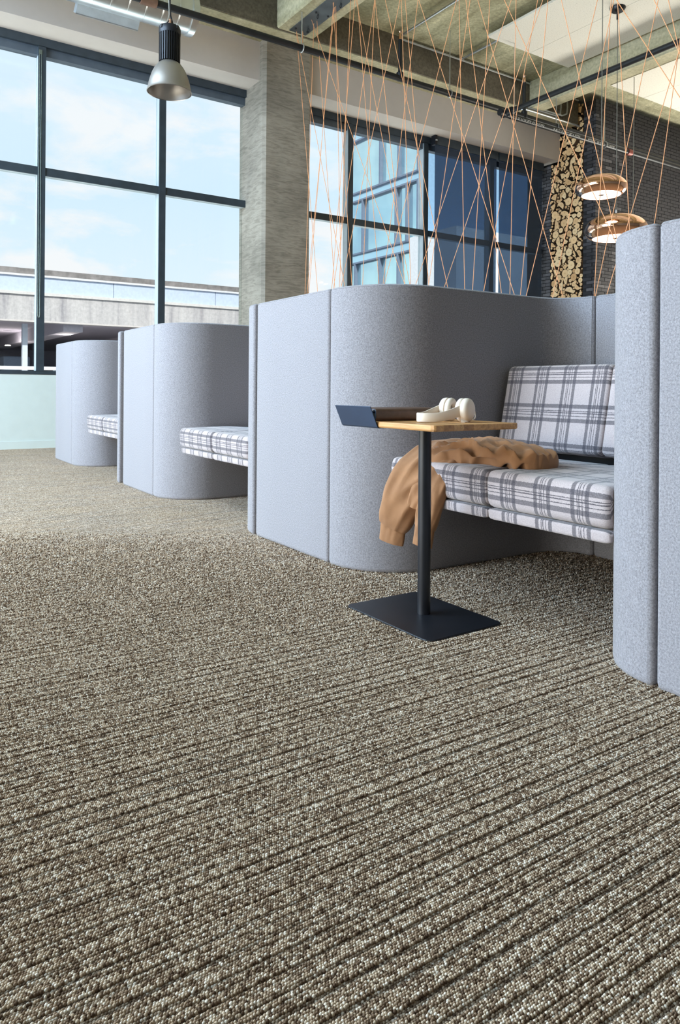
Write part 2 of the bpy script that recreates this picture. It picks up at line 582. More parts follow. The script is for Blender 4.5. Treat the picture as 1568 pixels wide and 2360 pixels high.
# ================================================================== STRUCTURE
X0, X1, Y0, YW = -6.0, 16.5, -4.0, 10.23
ZS, ZB = 6.5, 6.0            # slab underside, beam underside
floor = struct(MB().box(X0, X1, Y0, YW + 0.2, -0.1, 0.0).build('floor', MAT['carpet']), 'brown and grey loop pile carpet with fine ribbed stripes')
struct(MB().box(X0, X1, Y0, YW + 0.4, ZS, ZS + 0.25).build('ceiling', MAT['slab']), 'exposed concrete slab ceiling')
struct(MB().box(X0, X1, Y0 - 0.2, Y0, 0, ZS).build('wall_front', simple('dark_back_wall_paint', (0.16, 0.155, 0.15), 0.8)))
struct(MB().box(X1, X1 + 0.2, Y0, YW + 0.4, 0, ZS).build('wall_east', MAT['paint']))
struct(MB().box(X0 - 0.2, X0, Y0, 1.6, 0, ZS).build('added_wall_left', simple('added_wall_dark', (0.18, 0.175, 0.17), 0.8)))  # unseen wall added to keep sky light off the booth sides
# carpet pile: real yarn loops where the photograph is near enough to show them
import numpy as np
def carpet_pile():
    rg = np.random.default_rng(5)
    P, Cc, S = [], [], []
    def lerp_ramp(v):
        pos = [0.0, 0.22, 0.42, 0.62, 0.80, 1.0]
        cols = np.array([(0.125, 0.077, 0.049), (0.25, 0.168, 0.110), (0.42, 0.302, 0.208), (0.58, 0.445, 0.318), (0.76, 0.625, 0.48), (0.90, 0.80, 0.68)])
        return np.stack([np.interp(v, pos, cols[:, k]) for k in range(3)], 1)
    dy = 0.0042
    for r in range(int(-0.6 / dy), int(4.6 / dy)):
        y0 = r * dy
        x = np.arange(-0.6, 4.4, 0.0047)
        x = x + (0.00235 if r % 2 else 0) + rg.normal(0, 0.0006, len(x))
        y = y0 + rg.normal(0, 0.00045, len(x))
        dep = x * FWD.x + y * FWD.y
        lat = x * RGT.x + y * RGT.y
        keep = (dep > 0.80) & (np.abs(lat) < 0.475 * dep + 0.45) & (dep < 2.2 + 2.0 * rg.random(len(x)) ** 1.2)
        x, y = x[keep], y[keep]
        if not len(x):
            continue
        ph = y0 / 0.034 + 0.22 * math.sin(11 * y0) + 0.18 * math.sin(27.3 * y0 + 1)
        wob = 0.06 * np.sin(x * 5.1 + r * 0.7) + 0.05 * np.sin(x * 13.7 + r * 2.3)
        d1 = abs(ph % 1 - 0.5)
        g = np.clip((d1 + wob * 0.5 - 0.06) / 0.08, 0, 1)
        d2 = abs((ph + 0.42) % 1 - 0.5)
        g = g * np.clip(0.45 + 0.55 * (d2 + wob + 0.05 - 0.04) / 0.08, 0.45, 1)
        rowb = 0.07 * math.sin(r * 1.9) + 0.05 * math.sin(r * 0.37)
        v = np.clip(rg.random(len(x)) ** 1.05 + rowb * 0.7 + 0.04 * np.sin(x * 7 + r), 0, 1)
        c = lerp_ramp(v) * 0.83 * (0.38 + 0.62 * g)[:, None]  # loops in the grooves darkened by colour to deepen the shade
        z = -0.0006 + 0.0022 * g
        P.append(np.stack([x, y, z], 1))
        Cc.append(c)
        sc = (0.85 + 0.3 * rg.random(len(x)))
        S.append(np.stack([sc, sc * (0.9 + 0.2 * rg.random(len(x))), 0.7 + 0.5 * g + 0.15 * rg.random(len(x))], 1))
    P, Cc, S = np.concatenate(P), np.concatenate(Cc), np.concatenate(S)
    me = bpy.data.meshes.new('carpet_pile')
    me.vertices.add(len(P))
    me.vertices.foreach_set('co', P.astype(np.float32).ravel())
    a = me.attributes.new('yarn', 'FLOAT_COLOR', 'POINT')
    a.data.foreach_set('color', np.concatenate([Cc, np.ones((len(P), 1))], 1).astype(np.float32).ravel())
    a = me.attributes.new('loop_scale', 'FLOAT_VECTOR', 'POINT')
    a.data.foreach_set('vector', S.astype(np.float32).ravel())
    m, t, b = new_mat('carpet_yarn', 0.95)
    at = t.n('ShaderNodeAttribute')
    at.attribute_type = 'INSTANCER'
    at.attribute_name = 'yarn'
    t.link(at.outputs['Color'], b.inputs['Base Color'])
    b.inputs['Specular IOR Level'].default_value = 0.15
    me.materials.append(m)
    o = bpy.data.objects.new('carpet_pile', me)
    COL.objects.link(o)
    ng = bpy.data.node_groups.new('carpet_pile', 'GeometryNodeTree')
    ng.interface.new_socket('Geometry', in_out='INPUT', socket_type='NodeSocketGeometry')
    ng.interface.new_socket('Geometry', in_out='OUTPUT', socket_type='NodeSocketGeometry')
    N = ng.nodes
    gi, go = N.new('NodeGroupInput'), N.new('NodeGroupOutput')
    ico = N.new('GeometryNodeMeshIcoSphere')
    ico.inputs['Radius'].default_value = 1.0
    ico.inputs['Subdivisions'].default_value = 2
    tr = N.new('GeometryNodeTransform')
    tr.inputs['Scale'].default_value = (0.00275, 0.0024, 0.0026)
    sm = N.new('GeometryNodeSetShadeSmooth')
    sm2 = N.new('GeometryNodeSetMaterial')
    sm2.inputs['Material'].default_value = m
    ip = N.new('GeometryNodeInstanceOnPoints')
    na = N.new('GeometryNodeInputNamedAttribute')
    na.data_type = 'FLOAT_VECTOR'
    na.inputs['Name'].default_value = 'loop_scale'
    L = ng.links
    L.new(ico.outputs['Mesh'], tr.inputs['Geometry'])
    L.new(tr.outputs[0], sm.inputs[0])
    L.new(sm.outputs[0], sm2.inputs[0])
    L.new(gi.outputs[0], ip.inputs['Points'])
    L.new(sm2.outputs[0], ip.inputs['Instance'])
    L.new([q for q in na.outputs if q.enabled][0], ip.inputs['Scale'])
    L.new(ip.outputs[0], go.inputs[0])
    md = o.modifiers.new('loops', 'NODES')
    md.node_group = ng
    o.parent = floor
    o['kind'] = 'stuff'
    return len(P)
print('loops', carpet_pile())
# window wall
struct(MB().box(X0, 11.9, YW, YW + 0.22, 0, 0.97).build('wall_back', MAT['wall_low']), 'pale wall below the tall windows')
struct(MB().box(X0, 11.9, YW - 0.012, YW, 0, 0.10).build('baseboard_back', MAT['wall_low']))
SOF_Y, SOF_Z = 9.79, 5.41
struct(MB().box(X0, 5.087, SOF_Y, YW + 0.22, SOF_Z, ZS).build('trim_1', MAT['paint']), 'white plaster soffit above the left window')
struct(MB().box(5.914, 11.86, SOF_Y, YW + 0.22, SOF_Z, ZS).build('trim_2', MAT['paint']), 'white plaster soffit above the right window')
# column with chamfered front corners
ch = 0.045
poly = [(5.087, YW + 0.22), (5.087, 9.658 + ch), (5.087 + ch, 9.658), (5.914 - ch, 9.658), (5.914, 9.658 + ch), (5.914, YW + 0.22)]
struct(MB().prism(poly, 0, ZB).build('column', MAT['column']), 'concrete column between the two tall windows')
# beams
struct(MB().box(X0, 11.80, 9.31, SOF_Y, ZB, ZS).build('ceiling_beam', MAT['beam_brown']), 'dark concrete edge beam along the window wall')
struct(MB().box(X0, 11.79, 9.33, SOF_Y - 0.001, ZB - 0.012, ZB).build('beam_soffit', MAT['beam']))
for i, (a, b_) in enumerate(((5.10, 5.72), (10.40, 10.73), (0.0, 0.6))):
    poly = [(a, Y0), (b_, Y0), (b_, 9.31), (a, 9.31)]
    o = struct(MB().box(a, b_, Y0, 9.31, ZB, ZS).build('ceiling_beam', MAT['beam']),
               ['concrete joist carrying the steel plate above the cords', 'concrete joist between the two white ceiling panels', 'concrete joist over the open floor'][i])
    bevel(o, 0.02, 1)

# windows -----------------------------------------------------------
RAIL0, RAIL1, SILL0, SILL1, HEAD = 3.60, 3.707, 0.97, 1.02, 5.19
def window(name, x0, x1, mulls, label):
    r = struct(empty(name, (0, 0, 0)), label)
    ya, yb = YW - 0.004, YW + 0.16
    MB().box(x0, x1, ya, yb, SILL0, SILL1).build('window_sill', MAT['frame'], r)
    MB().box(x0, x1, ya + 0.0, yb, HEAD + 0.11, SOF_Z).build('window_head', MAT['frame'], r)
    MB().box(x0, x1, ya + 0.05, yb, HEAD, HEAD + 0.11).build('window_head_stop', MAT['frame_stop'], r)
    edges = [x0] + list(mulls) + [x1]
    for k, xm in enumerate(mulls):
        MB().box(xm - 0.048, xm + 0.048, ya - 0.006, ya + 0.02, SILL1, HEAD + 0.1).build('mullion_cap', MAT['frame'], r)
        MB().box(xm - 0.042, xm + 0.042, ya + 0.02, yb, SILL1, HEAD + 0.1).build('mullion', MAT['frame_lit'], r)
    for k in range(len(edges) - 1):
        a = edges[k] + (0.042 if k else 0)
        b2 = edges[k + 1] - (0.042 if k + 1 < len(edges) - 1 else 0)
        MB().box(a, b2, ya + 0.01, ya + 0.03, RAIL0, RAIL1).build('rail', MAT['frame'], r)
        MB().box(a, b2, ya + 0.03, yb, RAIL0 + 0.01, RAIL1 - 0.01).build('rail_body', MAT['frame_lit'], r)
        MB().box(a, b2, yb - 0.035, yb - 0.023, SILL1, RAIL0 + 0.01).build('pane', MAT['glass'], r)
        MB().box(a, b2, yb - 0.035, yb - 0.023, RAIL1 - 0.01, HEAD).build('pane', MAT['glass'], r)
    return r
w1 = window('window_1', X0, 5.087, (-4.5, -2.85, -1.2, 0.45, 2.10, 3.75), 'tall dark framed window left of the concrete column')
w2 = window('window_2', 5.914, 11.86, (7.05, 8.72, 10.40), 'tall dark framed window right of the concrete column')

# ------------------------------------------------------------------ brick and log end wall
XE = 11.86
brick_mesh = None
def make_brick_mesh(l=0.196, d=0.05, h=0.056):
    mb = MB().box(-l / 2, l / 2, -d / 2, d / 2, -h / 2, h / 2)
    o = mb.build('brick', MAT['brick'])
    return o
wall_r = struct(MB().box(XE + 0.02, X1, 8.95, 9.23, 0, ZB + 0.4).build('wall_right', MAT['mortar']), 'dark brick wall beside the stacked firewood')
BH, BL = 0.068, 0.206
proto = make_brick_mesh()
proto.parent = wall_r
brick_list = []   # (loc, rz, sx)
rows = int((ZB + 0.4) / BH)
for r_ in range(rows):
    z = (r_ + 0.5) * BH
    off = (r_ % 2) * BL / 2
    # face toward the camera (plane y = 8.93)
    x = XE + 0.10 - off
    while x < X1:
        xa, xb = max(x - 0.098, XE), min(x + 0.098, X1)
        if xb - xa > 0.03:
            brick_list.append(((xa + xb) / 2, 8.966 + rnd.uniform(-0.003, 0.003), z, 0, (xb - xa) / 0.196))
        x += BL
    y = 8.975 + (BL / 2 if r_ % 2 else 0.02) + 0.05
    while y < 9.23:
        ya, yb = max(y - 0.098, 8.978), min(y + 0.098, 9.23)
        if yb - ya > 0.03:
            brick_list.append((XE + 0.036 + rnd.uniform(-0.003, 0.003), (ya + yb) / 2, z, PI / 2, (yb - ya) / 0.196))
        y += BL
def vis(b):
    x, y, z, rz, s = b
    d = Vector((x, y, z - CAMH))
    dep = d.dot(FWD)
    px = CX + FPX * d.dot(RGT) / dep
    py = CY - FPX * (z - CAMH) / dep
    return 1335 < px < 1575 and 190 < py < 700, dep, px, py
seen = [b for b in brick_list if vis(b)[0]]
seen.sort(key=lambda b: vis(b)[1] + (0 if vis(b)[3] > 250 else 3))
single = set(id(b) for b in seen[:299])
rest = MB()
first = True
for b in brick_list:
    x, y, z, rz, s = b
    if id(b) in single:
        if first:
            o = proto
            first = False
        else:
            o = proto.copy()
            COL.objects.link(o)
        o.location = (x, y, z)
        o.rotation_euler = (0, 0, rz)
        o.scale = (s, 1, 1)
    elif z > 1.8 or rnd.random() < 0.0:
        if rz == 0:
            rest.box(x - 0.098 * s, x + 0.098 * s, y - 0.025, y + 0.025, z - 0.028, z + 0.028)
        else:
            rest.box(x - 0.025, x + 0.025, y - 0.098 * s, y + 0.098 * s, z - 0.028, z + 0.028)
rb = rest.build('brick_remainder', MAT['brick'], wall_r)
rb['kind'] = 'stuff'
# brick pier beside the window
pier = struct(MB().box(XE + 0.02, XE + 0.5, 10.03, YW + 0.42, 0, ZS - 0.001).build('wall_pier', MAT['mortar']), 'narrow dark brick pier between window blind and firewood')
for r_ in range(int(SOF_Z / BH)):
    z = (r_ + 0.5) * BH
    if z < 2.2:
        continue
    for (ya, yb) in (((10.01, 10.12), (10.13, 10.33)) if r_ % 2 else ((10.01, 10.20), (10.21, 10.33))):
        o = proto.copy()
        COL.objects.link(o)
        o.parent = pier
        o.location = (XE + 0.02 + rnd.uniform(-0.003, 0.003), (ya + yb) / 2, z)
        o.rotation_euler = (0, 0, PI / 2)
        o.scale = ((yb - ya) / 0.196, 1, 1)
niche = struct(MB().box(XE + 0.40, XE + 0.5, 9.23, 10.03, 0, ZB + 0.4).build('wall_niche', MAT['mortar']), 'dark recess holding the firewood')

# logs: irregular stack packed into the recess
def log_poly(r, kind, rot):
    pts = []
    if kind == 0:
        n = 11
        pts = [(r * (1 + rnd.uniform(-.06, .06)) * math.cos(2 * PI * k / n + rot), r * (1 + rnd.uniform(-.06, .06)) * math.sin(2 * PI * k / n + rot)) for k in range(n)]
    elif kind == 1:     # half round
        R = r * 1.22
        pts = [(R * math.cos(PI * k / 8), R * math.sin(PI * k / 8) - 0.42 * R) for k in range(9)]
    else:               # wedge
        R = r * 1.75
        a0 = rnd.uniform(1.2, 1.7)
        pts = [(0, 0)] + [(R * math.cos(a0 * k / 5), R * math.sin(a0 * k / 5)) for k in range(6)]
        cxm = sum(p[0] for p in pts) / len(pts)
        cym = sum(p[1] for p in pts) / len(pts)
        pts = [(p[0] - cxm, p[1] - cym) for p in pts]
    if kind:
        c, s = math.cos(rot), math.sin(rot)
        pts = [(c * p[0] - s * p[1] + rnd.uniform(-.004, .004), s * p[0] + c * p[1] + rnd.uniform(-.004, .004)) for p in pts]
    return pts
def in_niche(y, z, r):
    if y - r < 9.235 or z - r < 0.0:
        return False
    top = 6.42
    if z + r > top:
        return False
    if z + r > SOF_Z - 0.03:
        return y + r < 9.80
    return y + r < 10.02
circles = []
grid = {}
def fits(y, z, r):
    gy, gz = int(y / 0.2), int(z / 0.2)
    for a in (-1, 0, 1):
        for b2 in (-1, 0, 1):
            for (yy, zz, rr) in grid.get((gy + a, gz + b2), ()):
                if (yy - y) ** 2 + (zz - z) ** 2 < (rr + r) ** 2 * 0.98:
                    return False
    return True
for (r, tries) in ((0.078, 120), (0.066, 900), (0.056, 3000), (0.047, 6000), (0.038, 9000), (0.030, 14000), (0.022, 20000), (0.016, 20000)):
    for _ in range(tries):
        y, z = rnd.uniform(9.23, 10.03), rnd.uniform(2.2, 6.42)
        rr = r * rnd.uniform(0.93, 1.07)
        if in_niche(y, z, rr) and fits(y, z, rr):
            circles.append((y, z, rr))
            grid.setdefault((int(y / 0.2), int(z / 0.2)), []).append((y, z, rr))
circles.sort(key=lambda c: -c[2])
LOGLAB = ('pale round or split log end in the firewood stack', 'log')
rest = MB()
for i, (y, z, r) in enumerate(circles):
    kind = 0 if r < 0.03 else rnd.choice((0, 0, 0, 1, 2) if z < 4.6 else (0, 1, 1, 2, 2))
    pts = log_poly(r, kind, rnd.uniform(0, 2 * PI))
    xf = XE + rnd.uniform(-0.03, 0.03)
    L = 0.36
    mb = rest if i >= 300 else MB()
    ox, oy, oz = (xf, y, z) if i >= 300 else (0, 0, 0)
    base = len(mb.v)
    n = len(pts)
    mb.v += [(ox, oy + p[0], oz + p[1]) for p in pts] + [(ox + L, oy + p[0], oz + p[1]) for p in pts]
    mb.f.append(tuple(base + k for k in range(n)))
    mb.mi.append(1)
    mb.f.append(tuple(base + n + k for k in range(n))[::-1])
    mb.mi.append(1)
    for k in range(n):
        k2 = (k + 1) % n
        mb.f.append((base + k, base + k2, base + n + k2, base + n + k))
        mb.mi.append(0)
    if i < 300:
        o = mb.build('firewood_log', [MAT['bark'], MAT['logend']], loc=(xf, y, z))
        shp = ('small round log end', 'half round split log end', 'wedge shaped split log end')[kind] if (kind or r < 0.045) else 'large round log end'
        zone = 'below the upper copper lamp level' if z < 4.0 else 'beside the plaster soffit at the top' if z > 5.4 else 'level with the top of the blinds'
        tag(o, shp + ' in the firewood stack ' + zone, 'log', 'firewood logs stacked in the wall recess')
if rest.v:
    o = rest.build('firewood_offcuts', [MAT['bark'], MAT['logend']])
    tag(o, 'thin sticks filling gaps of the firewood stack', 'firewood', kind='stuff')
# hidden lower part of the stack carries the visible logs
low = MB()
for k in range(7):
    for j in range(16):
        yy, zz = 9.29 + k * 0.115, 0.065 + j * 0.133
        low.tube([(XE, yy, zz), (XE + 0.36, yy, zz)], 0.056, 8)
o = low.build('firewood_lower_stack', [MAT['bark']])
tag(o, 'lower part of the firewood stack hidden behind the booths', 'firewood', kind='stuff')

# ================================================================== CEILING FITTINGS
def pipe(name, pts, r, mat, label, cat='pipe', n=10, group=None):
    o = MB().tube(pts, r, n).build(name, mat, smooth=True)
    tag(o, label, cat, group)
    return o
PY, PZ = 8.70, 5.50
sp = empty('sprinkler_pipe', (X0, PY, PZ))
tag(sp, 'long black pipe running along the window wall under the beam', 'pipe')
def under(o, root):
    o.parent = root
    o.matrix_parent_inverse = Matrix.Translation(root.location).inverted()
    return o
under(MB().tube([(X0, PY, PZ), (X1, PY, PZ)], 0.045, 12).build('pipe_run', MAT['blackpipe'], smooth=True), sp)
for px_, top in ((922, 75), (1209, 168)):
    b0 = ony(px_, 200, PY)
    under(MB().tube([(b0.x, PY, PZ), (b0.x, PY, ZS - 0.42)], 0.030, 10).build('riser', MAT['blackpipe'], smooth=True), sp)
    under(MB().lathe([(0.02, 0.0), (0.026, 0.02), (0.018, 0.10), (0.03, 0.12)], (b0.x, PY, ZS - 0.42), 10, cap=True).build('sprinkler_head', MAT['copper'], smooth=True), sp)
    under(MB().lathe([(0.048, -0.06), (0.056, -0.05), (0.056, 0.05), (0.034, 0.07)], (b0.x, PY, PZ + 0.03), 12, cap=True).build('tee_fitting', MAT['blackpipe'], smooth=True), sp)
e_ = ony(342, 10, PY)
under(MB().tube([(e_.x - 0.10, PY, PZ), (e_.x + 0.10, PY, PZ)], 0.060, 12).build('coupling', simple('rusty_coupling', (0.16, 0.09, 0.06), 0.6, 0.3, 0.2), smooth=True), sp)

def hanger(px_, y, zp, rp, label):
    p = ony(px_, 200, y)
    t = empty('pipe_hanger', (p.x, y, zp))
    tag(t, label, 'hanger')
    under(MB().tube([(p.x, y, zp + rp + 0.03), (p.x, y, ZS)], 0.008, 6).build('rod', MAT['steel']), t)
    hook = [(p.x, y + (rp + 0.012) * math.cos(a), zp + (rp + 0.012) * math.sin(a)) for a in [PI * 0.5 + k * PI * 1.5 / 12 for k in range(13)]]
    hook = [(p.x, y, zp + rp + 0.06)] + hook
    under(MB().tube(hook, 0.009, 6).build('hook', MAT['steel'], smooth=True), t)
    return t
hanger(695, PY, PZ, 0.045, 'thin steel rod hanger in front of the concrete column')
hanger(1037, PY, PZ, 0.045, 'thin steel rod hanger right of the black riser')
hanger(1283, PY, PZ, 0.045, 'thin steel rod hanger just left of the firewood top')

# pipe crossing the room along Y and the lettered pipe it feeds
QZ = 5.33
qa = onz(1175, 257, QZ)
qx = qa.x
cp = empty('crossing_pipe', (qx, qa.y, QZ))
tag(cp, 'shiny black pipe crossing the ceiling below the right joist', 'pipe')
under(MB().tube([(qx, qa.y + 0.10, QZ), (qx, Y0, QZ)], 0.042, 12).build('pipe_run', MAT['blackpipe'], smooth=True), cp)
under(MB().tube([(qx, qa.y + 0.16, QZ), (qx, qa.y - 0.06, QZ)], 0.062, 12).build('elbow_coupling', MAT['blackpipe'], smooth=True), cp)
under(MB().tube([(qx - 0.14, qa.y + 0.08, QZ - 0.01), (qx + 0.12, qa.y + 0.08, QZ - 0.01)], 0.060, 12).build('elbow_coupling', MAT['blackpipe'], smooth=True), cp)
for dy_ in (-0.05, 0.13):
    under(MB().box(qx - 0.085, qx + 0.085, qa.y + dy_ - 0.02, qa.y + dy_ + 0.02, QZ - 0.022, QZ + 0.022).build('bolt_lug', MAT['blackpipe']), cp)
lp = empty('lettered_pipe', (qx, qa.y + 0.08, QZ - 0.04))
tag(lp, 'black pipe with white stencil lettering passing the firewood', 'pipe')
ly, lz = qa.y + 0.08, QZ - 0.03
under(MB().tube([(qx + 0.1, ly, lz), (X1, ly, lz)], 0.045, 12).build('pipe_run', MAT['blackpipe'], smooth=True), lp)
end = ony(1450, 355, ly)
under(MB().tube([(end.x - 0.05, ly, lz), (end.x + 0.07, ly, lz)], 0.06, 12).build('red_coupling', simple('red_coupling', (0.22, 0.05, 0.035), 0.5, 0.2, 0.2), smooth=True), lp)
hanger(1395, ly, lz, 0.045, 'thin steel rod hanger above the smaller copper lamp')
hx = hanger(1209 - 16, qa.y - 0.1, QZ, 0.042, 'steel loop hanger at the end of the crossing pipe')
hx.location.x = qx
for c in hx.children:
    pass
# stencil lettering on the pipe: painted characters, upside down as installed
WHITE = simple('white_stencil_paint', (0.62, 0.62, 0.60), 0.7, 0, 0.1)
def lettering(txt, xs, size):
    cu = bpy.data.curves.new('stencil_lettering', 'FONT')
    cu.body = txt
    cu.size = size
    cu.extrude = 0.001
    cu.materials.append(WHITE)
    tmp = bpy.data.objects.new('stencil_lettering', cu)
    COL.objects.link(tmp)
    dg = bpy.context.evaluated_depsgraph_get()
    me = bpy.data.meshes.new_from_object(tmp.evaluated_get(dg))
    bpy.data.objects.remove(tmp)
    # wrap round the pipe: text u along -x (upside down), v round the barrel
    w = max(v.co.x for v in me.vertices)
    for v in me.vertices:
        u, h = v.co.x, v.co.y
        a = -0.35 - (0.028 - h) / 0.0465       # angle measured from -Y, downward positive
        a = 0.42 - (h - size * 0.35) / 0.0465
        R_ = 0.0462 + v.co.z
        v.co = Vector((xs + w - u, ly - R_ * math.cos(a * -1), lz + R_ * math.sin(-a)))
    o = bpy.data.objects.new('stencil_lettering', me)
    COL.objects.link(o)
    under(o, lp)
for k, px_ in enumerate((1168, 1272, 1352)):
    p = ony(px_, 300, ly)
    lettering(['SPRINKLER PIPE SCH 10 2 1/2 IN', 'ASTM A135 TYPE E 17 36 8', 'YTMC SCH 10 PIPE 12 ASTM'][k], p.x, 0.062)

# conduits
cz = ZS - 0.05
a = onz(1016, 162, cz)
x_c = onz(1290, 12, cz).x
cd = MB().tube([(a.x, Y0 + 0.1, cz), (a.x, a.y - 0.12, cz), (a.x + 0.01, a.y - 0.03, cz), (a.x + 0.06, a.y + 0.03, cz - 0.01), (a.x + 0.5, a.y + 0.12, cz - 0.07), (a.x + 1.1, a.y + 0.22, cz - 0.30), (a.x + 1.6, min(a.y + 0.3, 9.24), cz - 0.52), (11.75, 9.24, cz - 0.52)], 0.018, 8).build('conduit', MAT['steel'], smooth=True)
tag(cd, 'bright steel conduit bending along the beam right of the riser', 'conduit')
a2 = onz(918, 86, cz)
cd = MB().tube([(a2.x, Y0 + 0.1, cz), (a2.x, a2.y - 0.1, cz), (a2.x + 0.01, min(a2.y, 9.2), cz), (a2.x + 0.08, 9.27, cz - 0.005), (11.75, 9.27, cz - 0.01)], 0.018, 8).build('conduit', MAT['steel'], smooth=True)
tag(cd, 'bright steel conduit running to the top of the black riser', 'conduit')
for k, px_ in enumerate((1293, 1308)):
    q = ony(px_, 260, 9.26)
    cd = MB().tube([(q.x, 9.27, ZS - 0.05), (q.x, 9.26, q.z + 0.1), (q.x - 0.03, 9.25, q.z - 0.03), (q.x - 0.16, 9.25, q.z - 0.09), (q.x - 0.9, 9.25, q.z - 0.10)], 0.016, 8).build('conduit', MAT['dull'], smooth=True)
    tag(cd, ['left one of two bent conduits dropping beside the firewood top', 'right one of two bent conduits dropping beside the firewood top'][k], 'conduit')

# duct
DY, DR = 9.04, 0.235
e = ony(436, 20, DY)
dz = ony(395, 55, DY).z + DR - 0.06
rings = []
x = X0
dm = MB()
prof = []
xx = e.x
k = 0
while xx > X0:
    prof += [(xx, DR), (xx - 0.195, DR), (xx - 0.198, DR + 0.0018), (xx - 0.206, DR + 0.0018), (xx - 0.209, DR)]
    xx -= 0.21
dm.ring_loft([[(px_, DY + r * math.cos(2 * PI * q / 28), dz + r * math.sin(2 * PI * q / 28)) for q in range(28)] for px_, r in prof], cap=True)
du = empty('round_duct', (e.x, DY, dz))
tag(du, 'round spiral steel air duct along the window wall ceiling', 'duct')
under(dm.build('duct_barrel', MAT['duct'], smooth=True, angle=30), du)
fl = MB().ring_loft([[(px_, DY + r * math.cos(2 * PI * q / 28), dz + r * math.sin(2 * PI * q / 28)) for q in range(28)] for px_, r in ((e.x - 0.03, DR + 0.004), (e.x - 0.03, DR + 0.02), (e.x + 0.05, DR + 0.02), (e.x + 0.055, DR - 0.01), (e.x + 0.02, DR - 0.02))], cap=True)
under(fl.build('end_collar', MAT['duct'], smooth=True, angle=30), du)
# register plate under the duct
A = ony(325, 37, DY + 0.04)
Bp = ony(318, 71, DY + 0.20)
xl = ony(174, 31, DY + 0.20).x
reg = MB()
reg.v = [(A.x, A.y, A.z), (Bp.x, Bp.y, Bp.z), (xl, Bp.y, Bp.z), (xl, A.y, A.z)]
reg.v += [(x_, y_ + 0.10, z_ + 0.06) for x_, y_, z_ in reg.v]
reg.f = [(0, 1, 2, 3), (7, 6, 5, 4), (0, 4, 5, 1), (1, 5, 6, 2), (2, 6, 7, 3), (3, 7, 4, 0)]
reg.mi = [0] * 6
under(reg.build('air_register', simple('register_steel', (0.46, 0.52, 0.57), 0.45, 0.6, 0.1), ), du)
lipm = MB().tube([(xl, Bp.y, Bp.z), (Bp.x, Bp.y, Bp.z)], 0.008, 6)
under(lipm.build('register_lip', MAT['steel']), du)

# ceiling panels
def ceil_panel(x0, x1, y0, y1, z, boards, label):
    t = empty('acoustic_panel', ((x0 + x1) / 2, (y0 + y1) / 2, z))
    tag(t, label, 'ceiling panel')
    w = (x1 - x0) / boards
    for k in range(boards):
        o = under(MB().box(x0 + k * w + 0.002, x0 + (k + 1) * w - 0.002, y0, y1, z, z + 0.04).build('board', MAT['acoustic']), t)
        bevel(o, 0.004, 1)
    under(MB().box(x0 + 0.15, x1 - 0.15, y0 + 0.15, y1 - 0.15, z + 0.04, ZS - 0.002).build('batten', MAT['mortar']), t)
ceil_panel(8.39, 10.34, 2.6, 8.37, 6.40, 2, 'white ceiling panel left of the right joist')
ceil_panel(11.57, 15.6, 2.6, 8.42, 6.40, 4, 'white ceiling panel right of the right joist')

# cord plate under the first joist, with bolts and eye hooks
pl = empty('steel_cord_plate', (5.405, 6.0, ZB))
tag(pl, 'dark steel plate bolted under the joist holding the cords', 'plate')
o = under(MB().box(5.27, 5.545, 2.2, 9.235, ZB - 0.014, ZB).build('plate', MAT['plate']), pl)
for k in range(14):
    y = 9.12 - 0.55 * k
    for xx in (5.31, 5.505):
        under(MB().lathe([(0.016, 0.0), (0.016, -0.012), (0.010, -0.018)], (xx, y, ZB - 0.014), 6, cap=True).build('bolt', MAT['blackpipe']), pl)
for k in range(17):
    y = 9.02 - 0.42 * k
    xx = 5.36 if k % 2 else 5.46
    pts = [(xx, y + 0.022 * math.sin(a), ZB - 0.05 - 0.028 * math.cos(a)) for a in [2 * PI * q / 10 for q in range(11)]]
    hk = MB().tube([(xx, y, ZB - 0.01), (xx, y, ZB - 0.024)], 0.006, 6).tube(pts, 0.005, 5)
    under(hk.build('eye_hook', MAT['blackpipe']), pl)
# knotted cord end hanging from one hook
kn = MB().tube([(5.36, 9.02, ZB - 0.08), (5.36, 9.015, ZB - 0.12), (5.361, 9.02, ZB - 0.20), (5.358, 9.018, ZB - 0.30)], [0.006, 0.013, 0.010, 0.011], 7)
tag(kn.build('cord_tassel', MAT['cord'], smooth=True), 'short knotted copper cord end hanging at the plate end', 'cord')

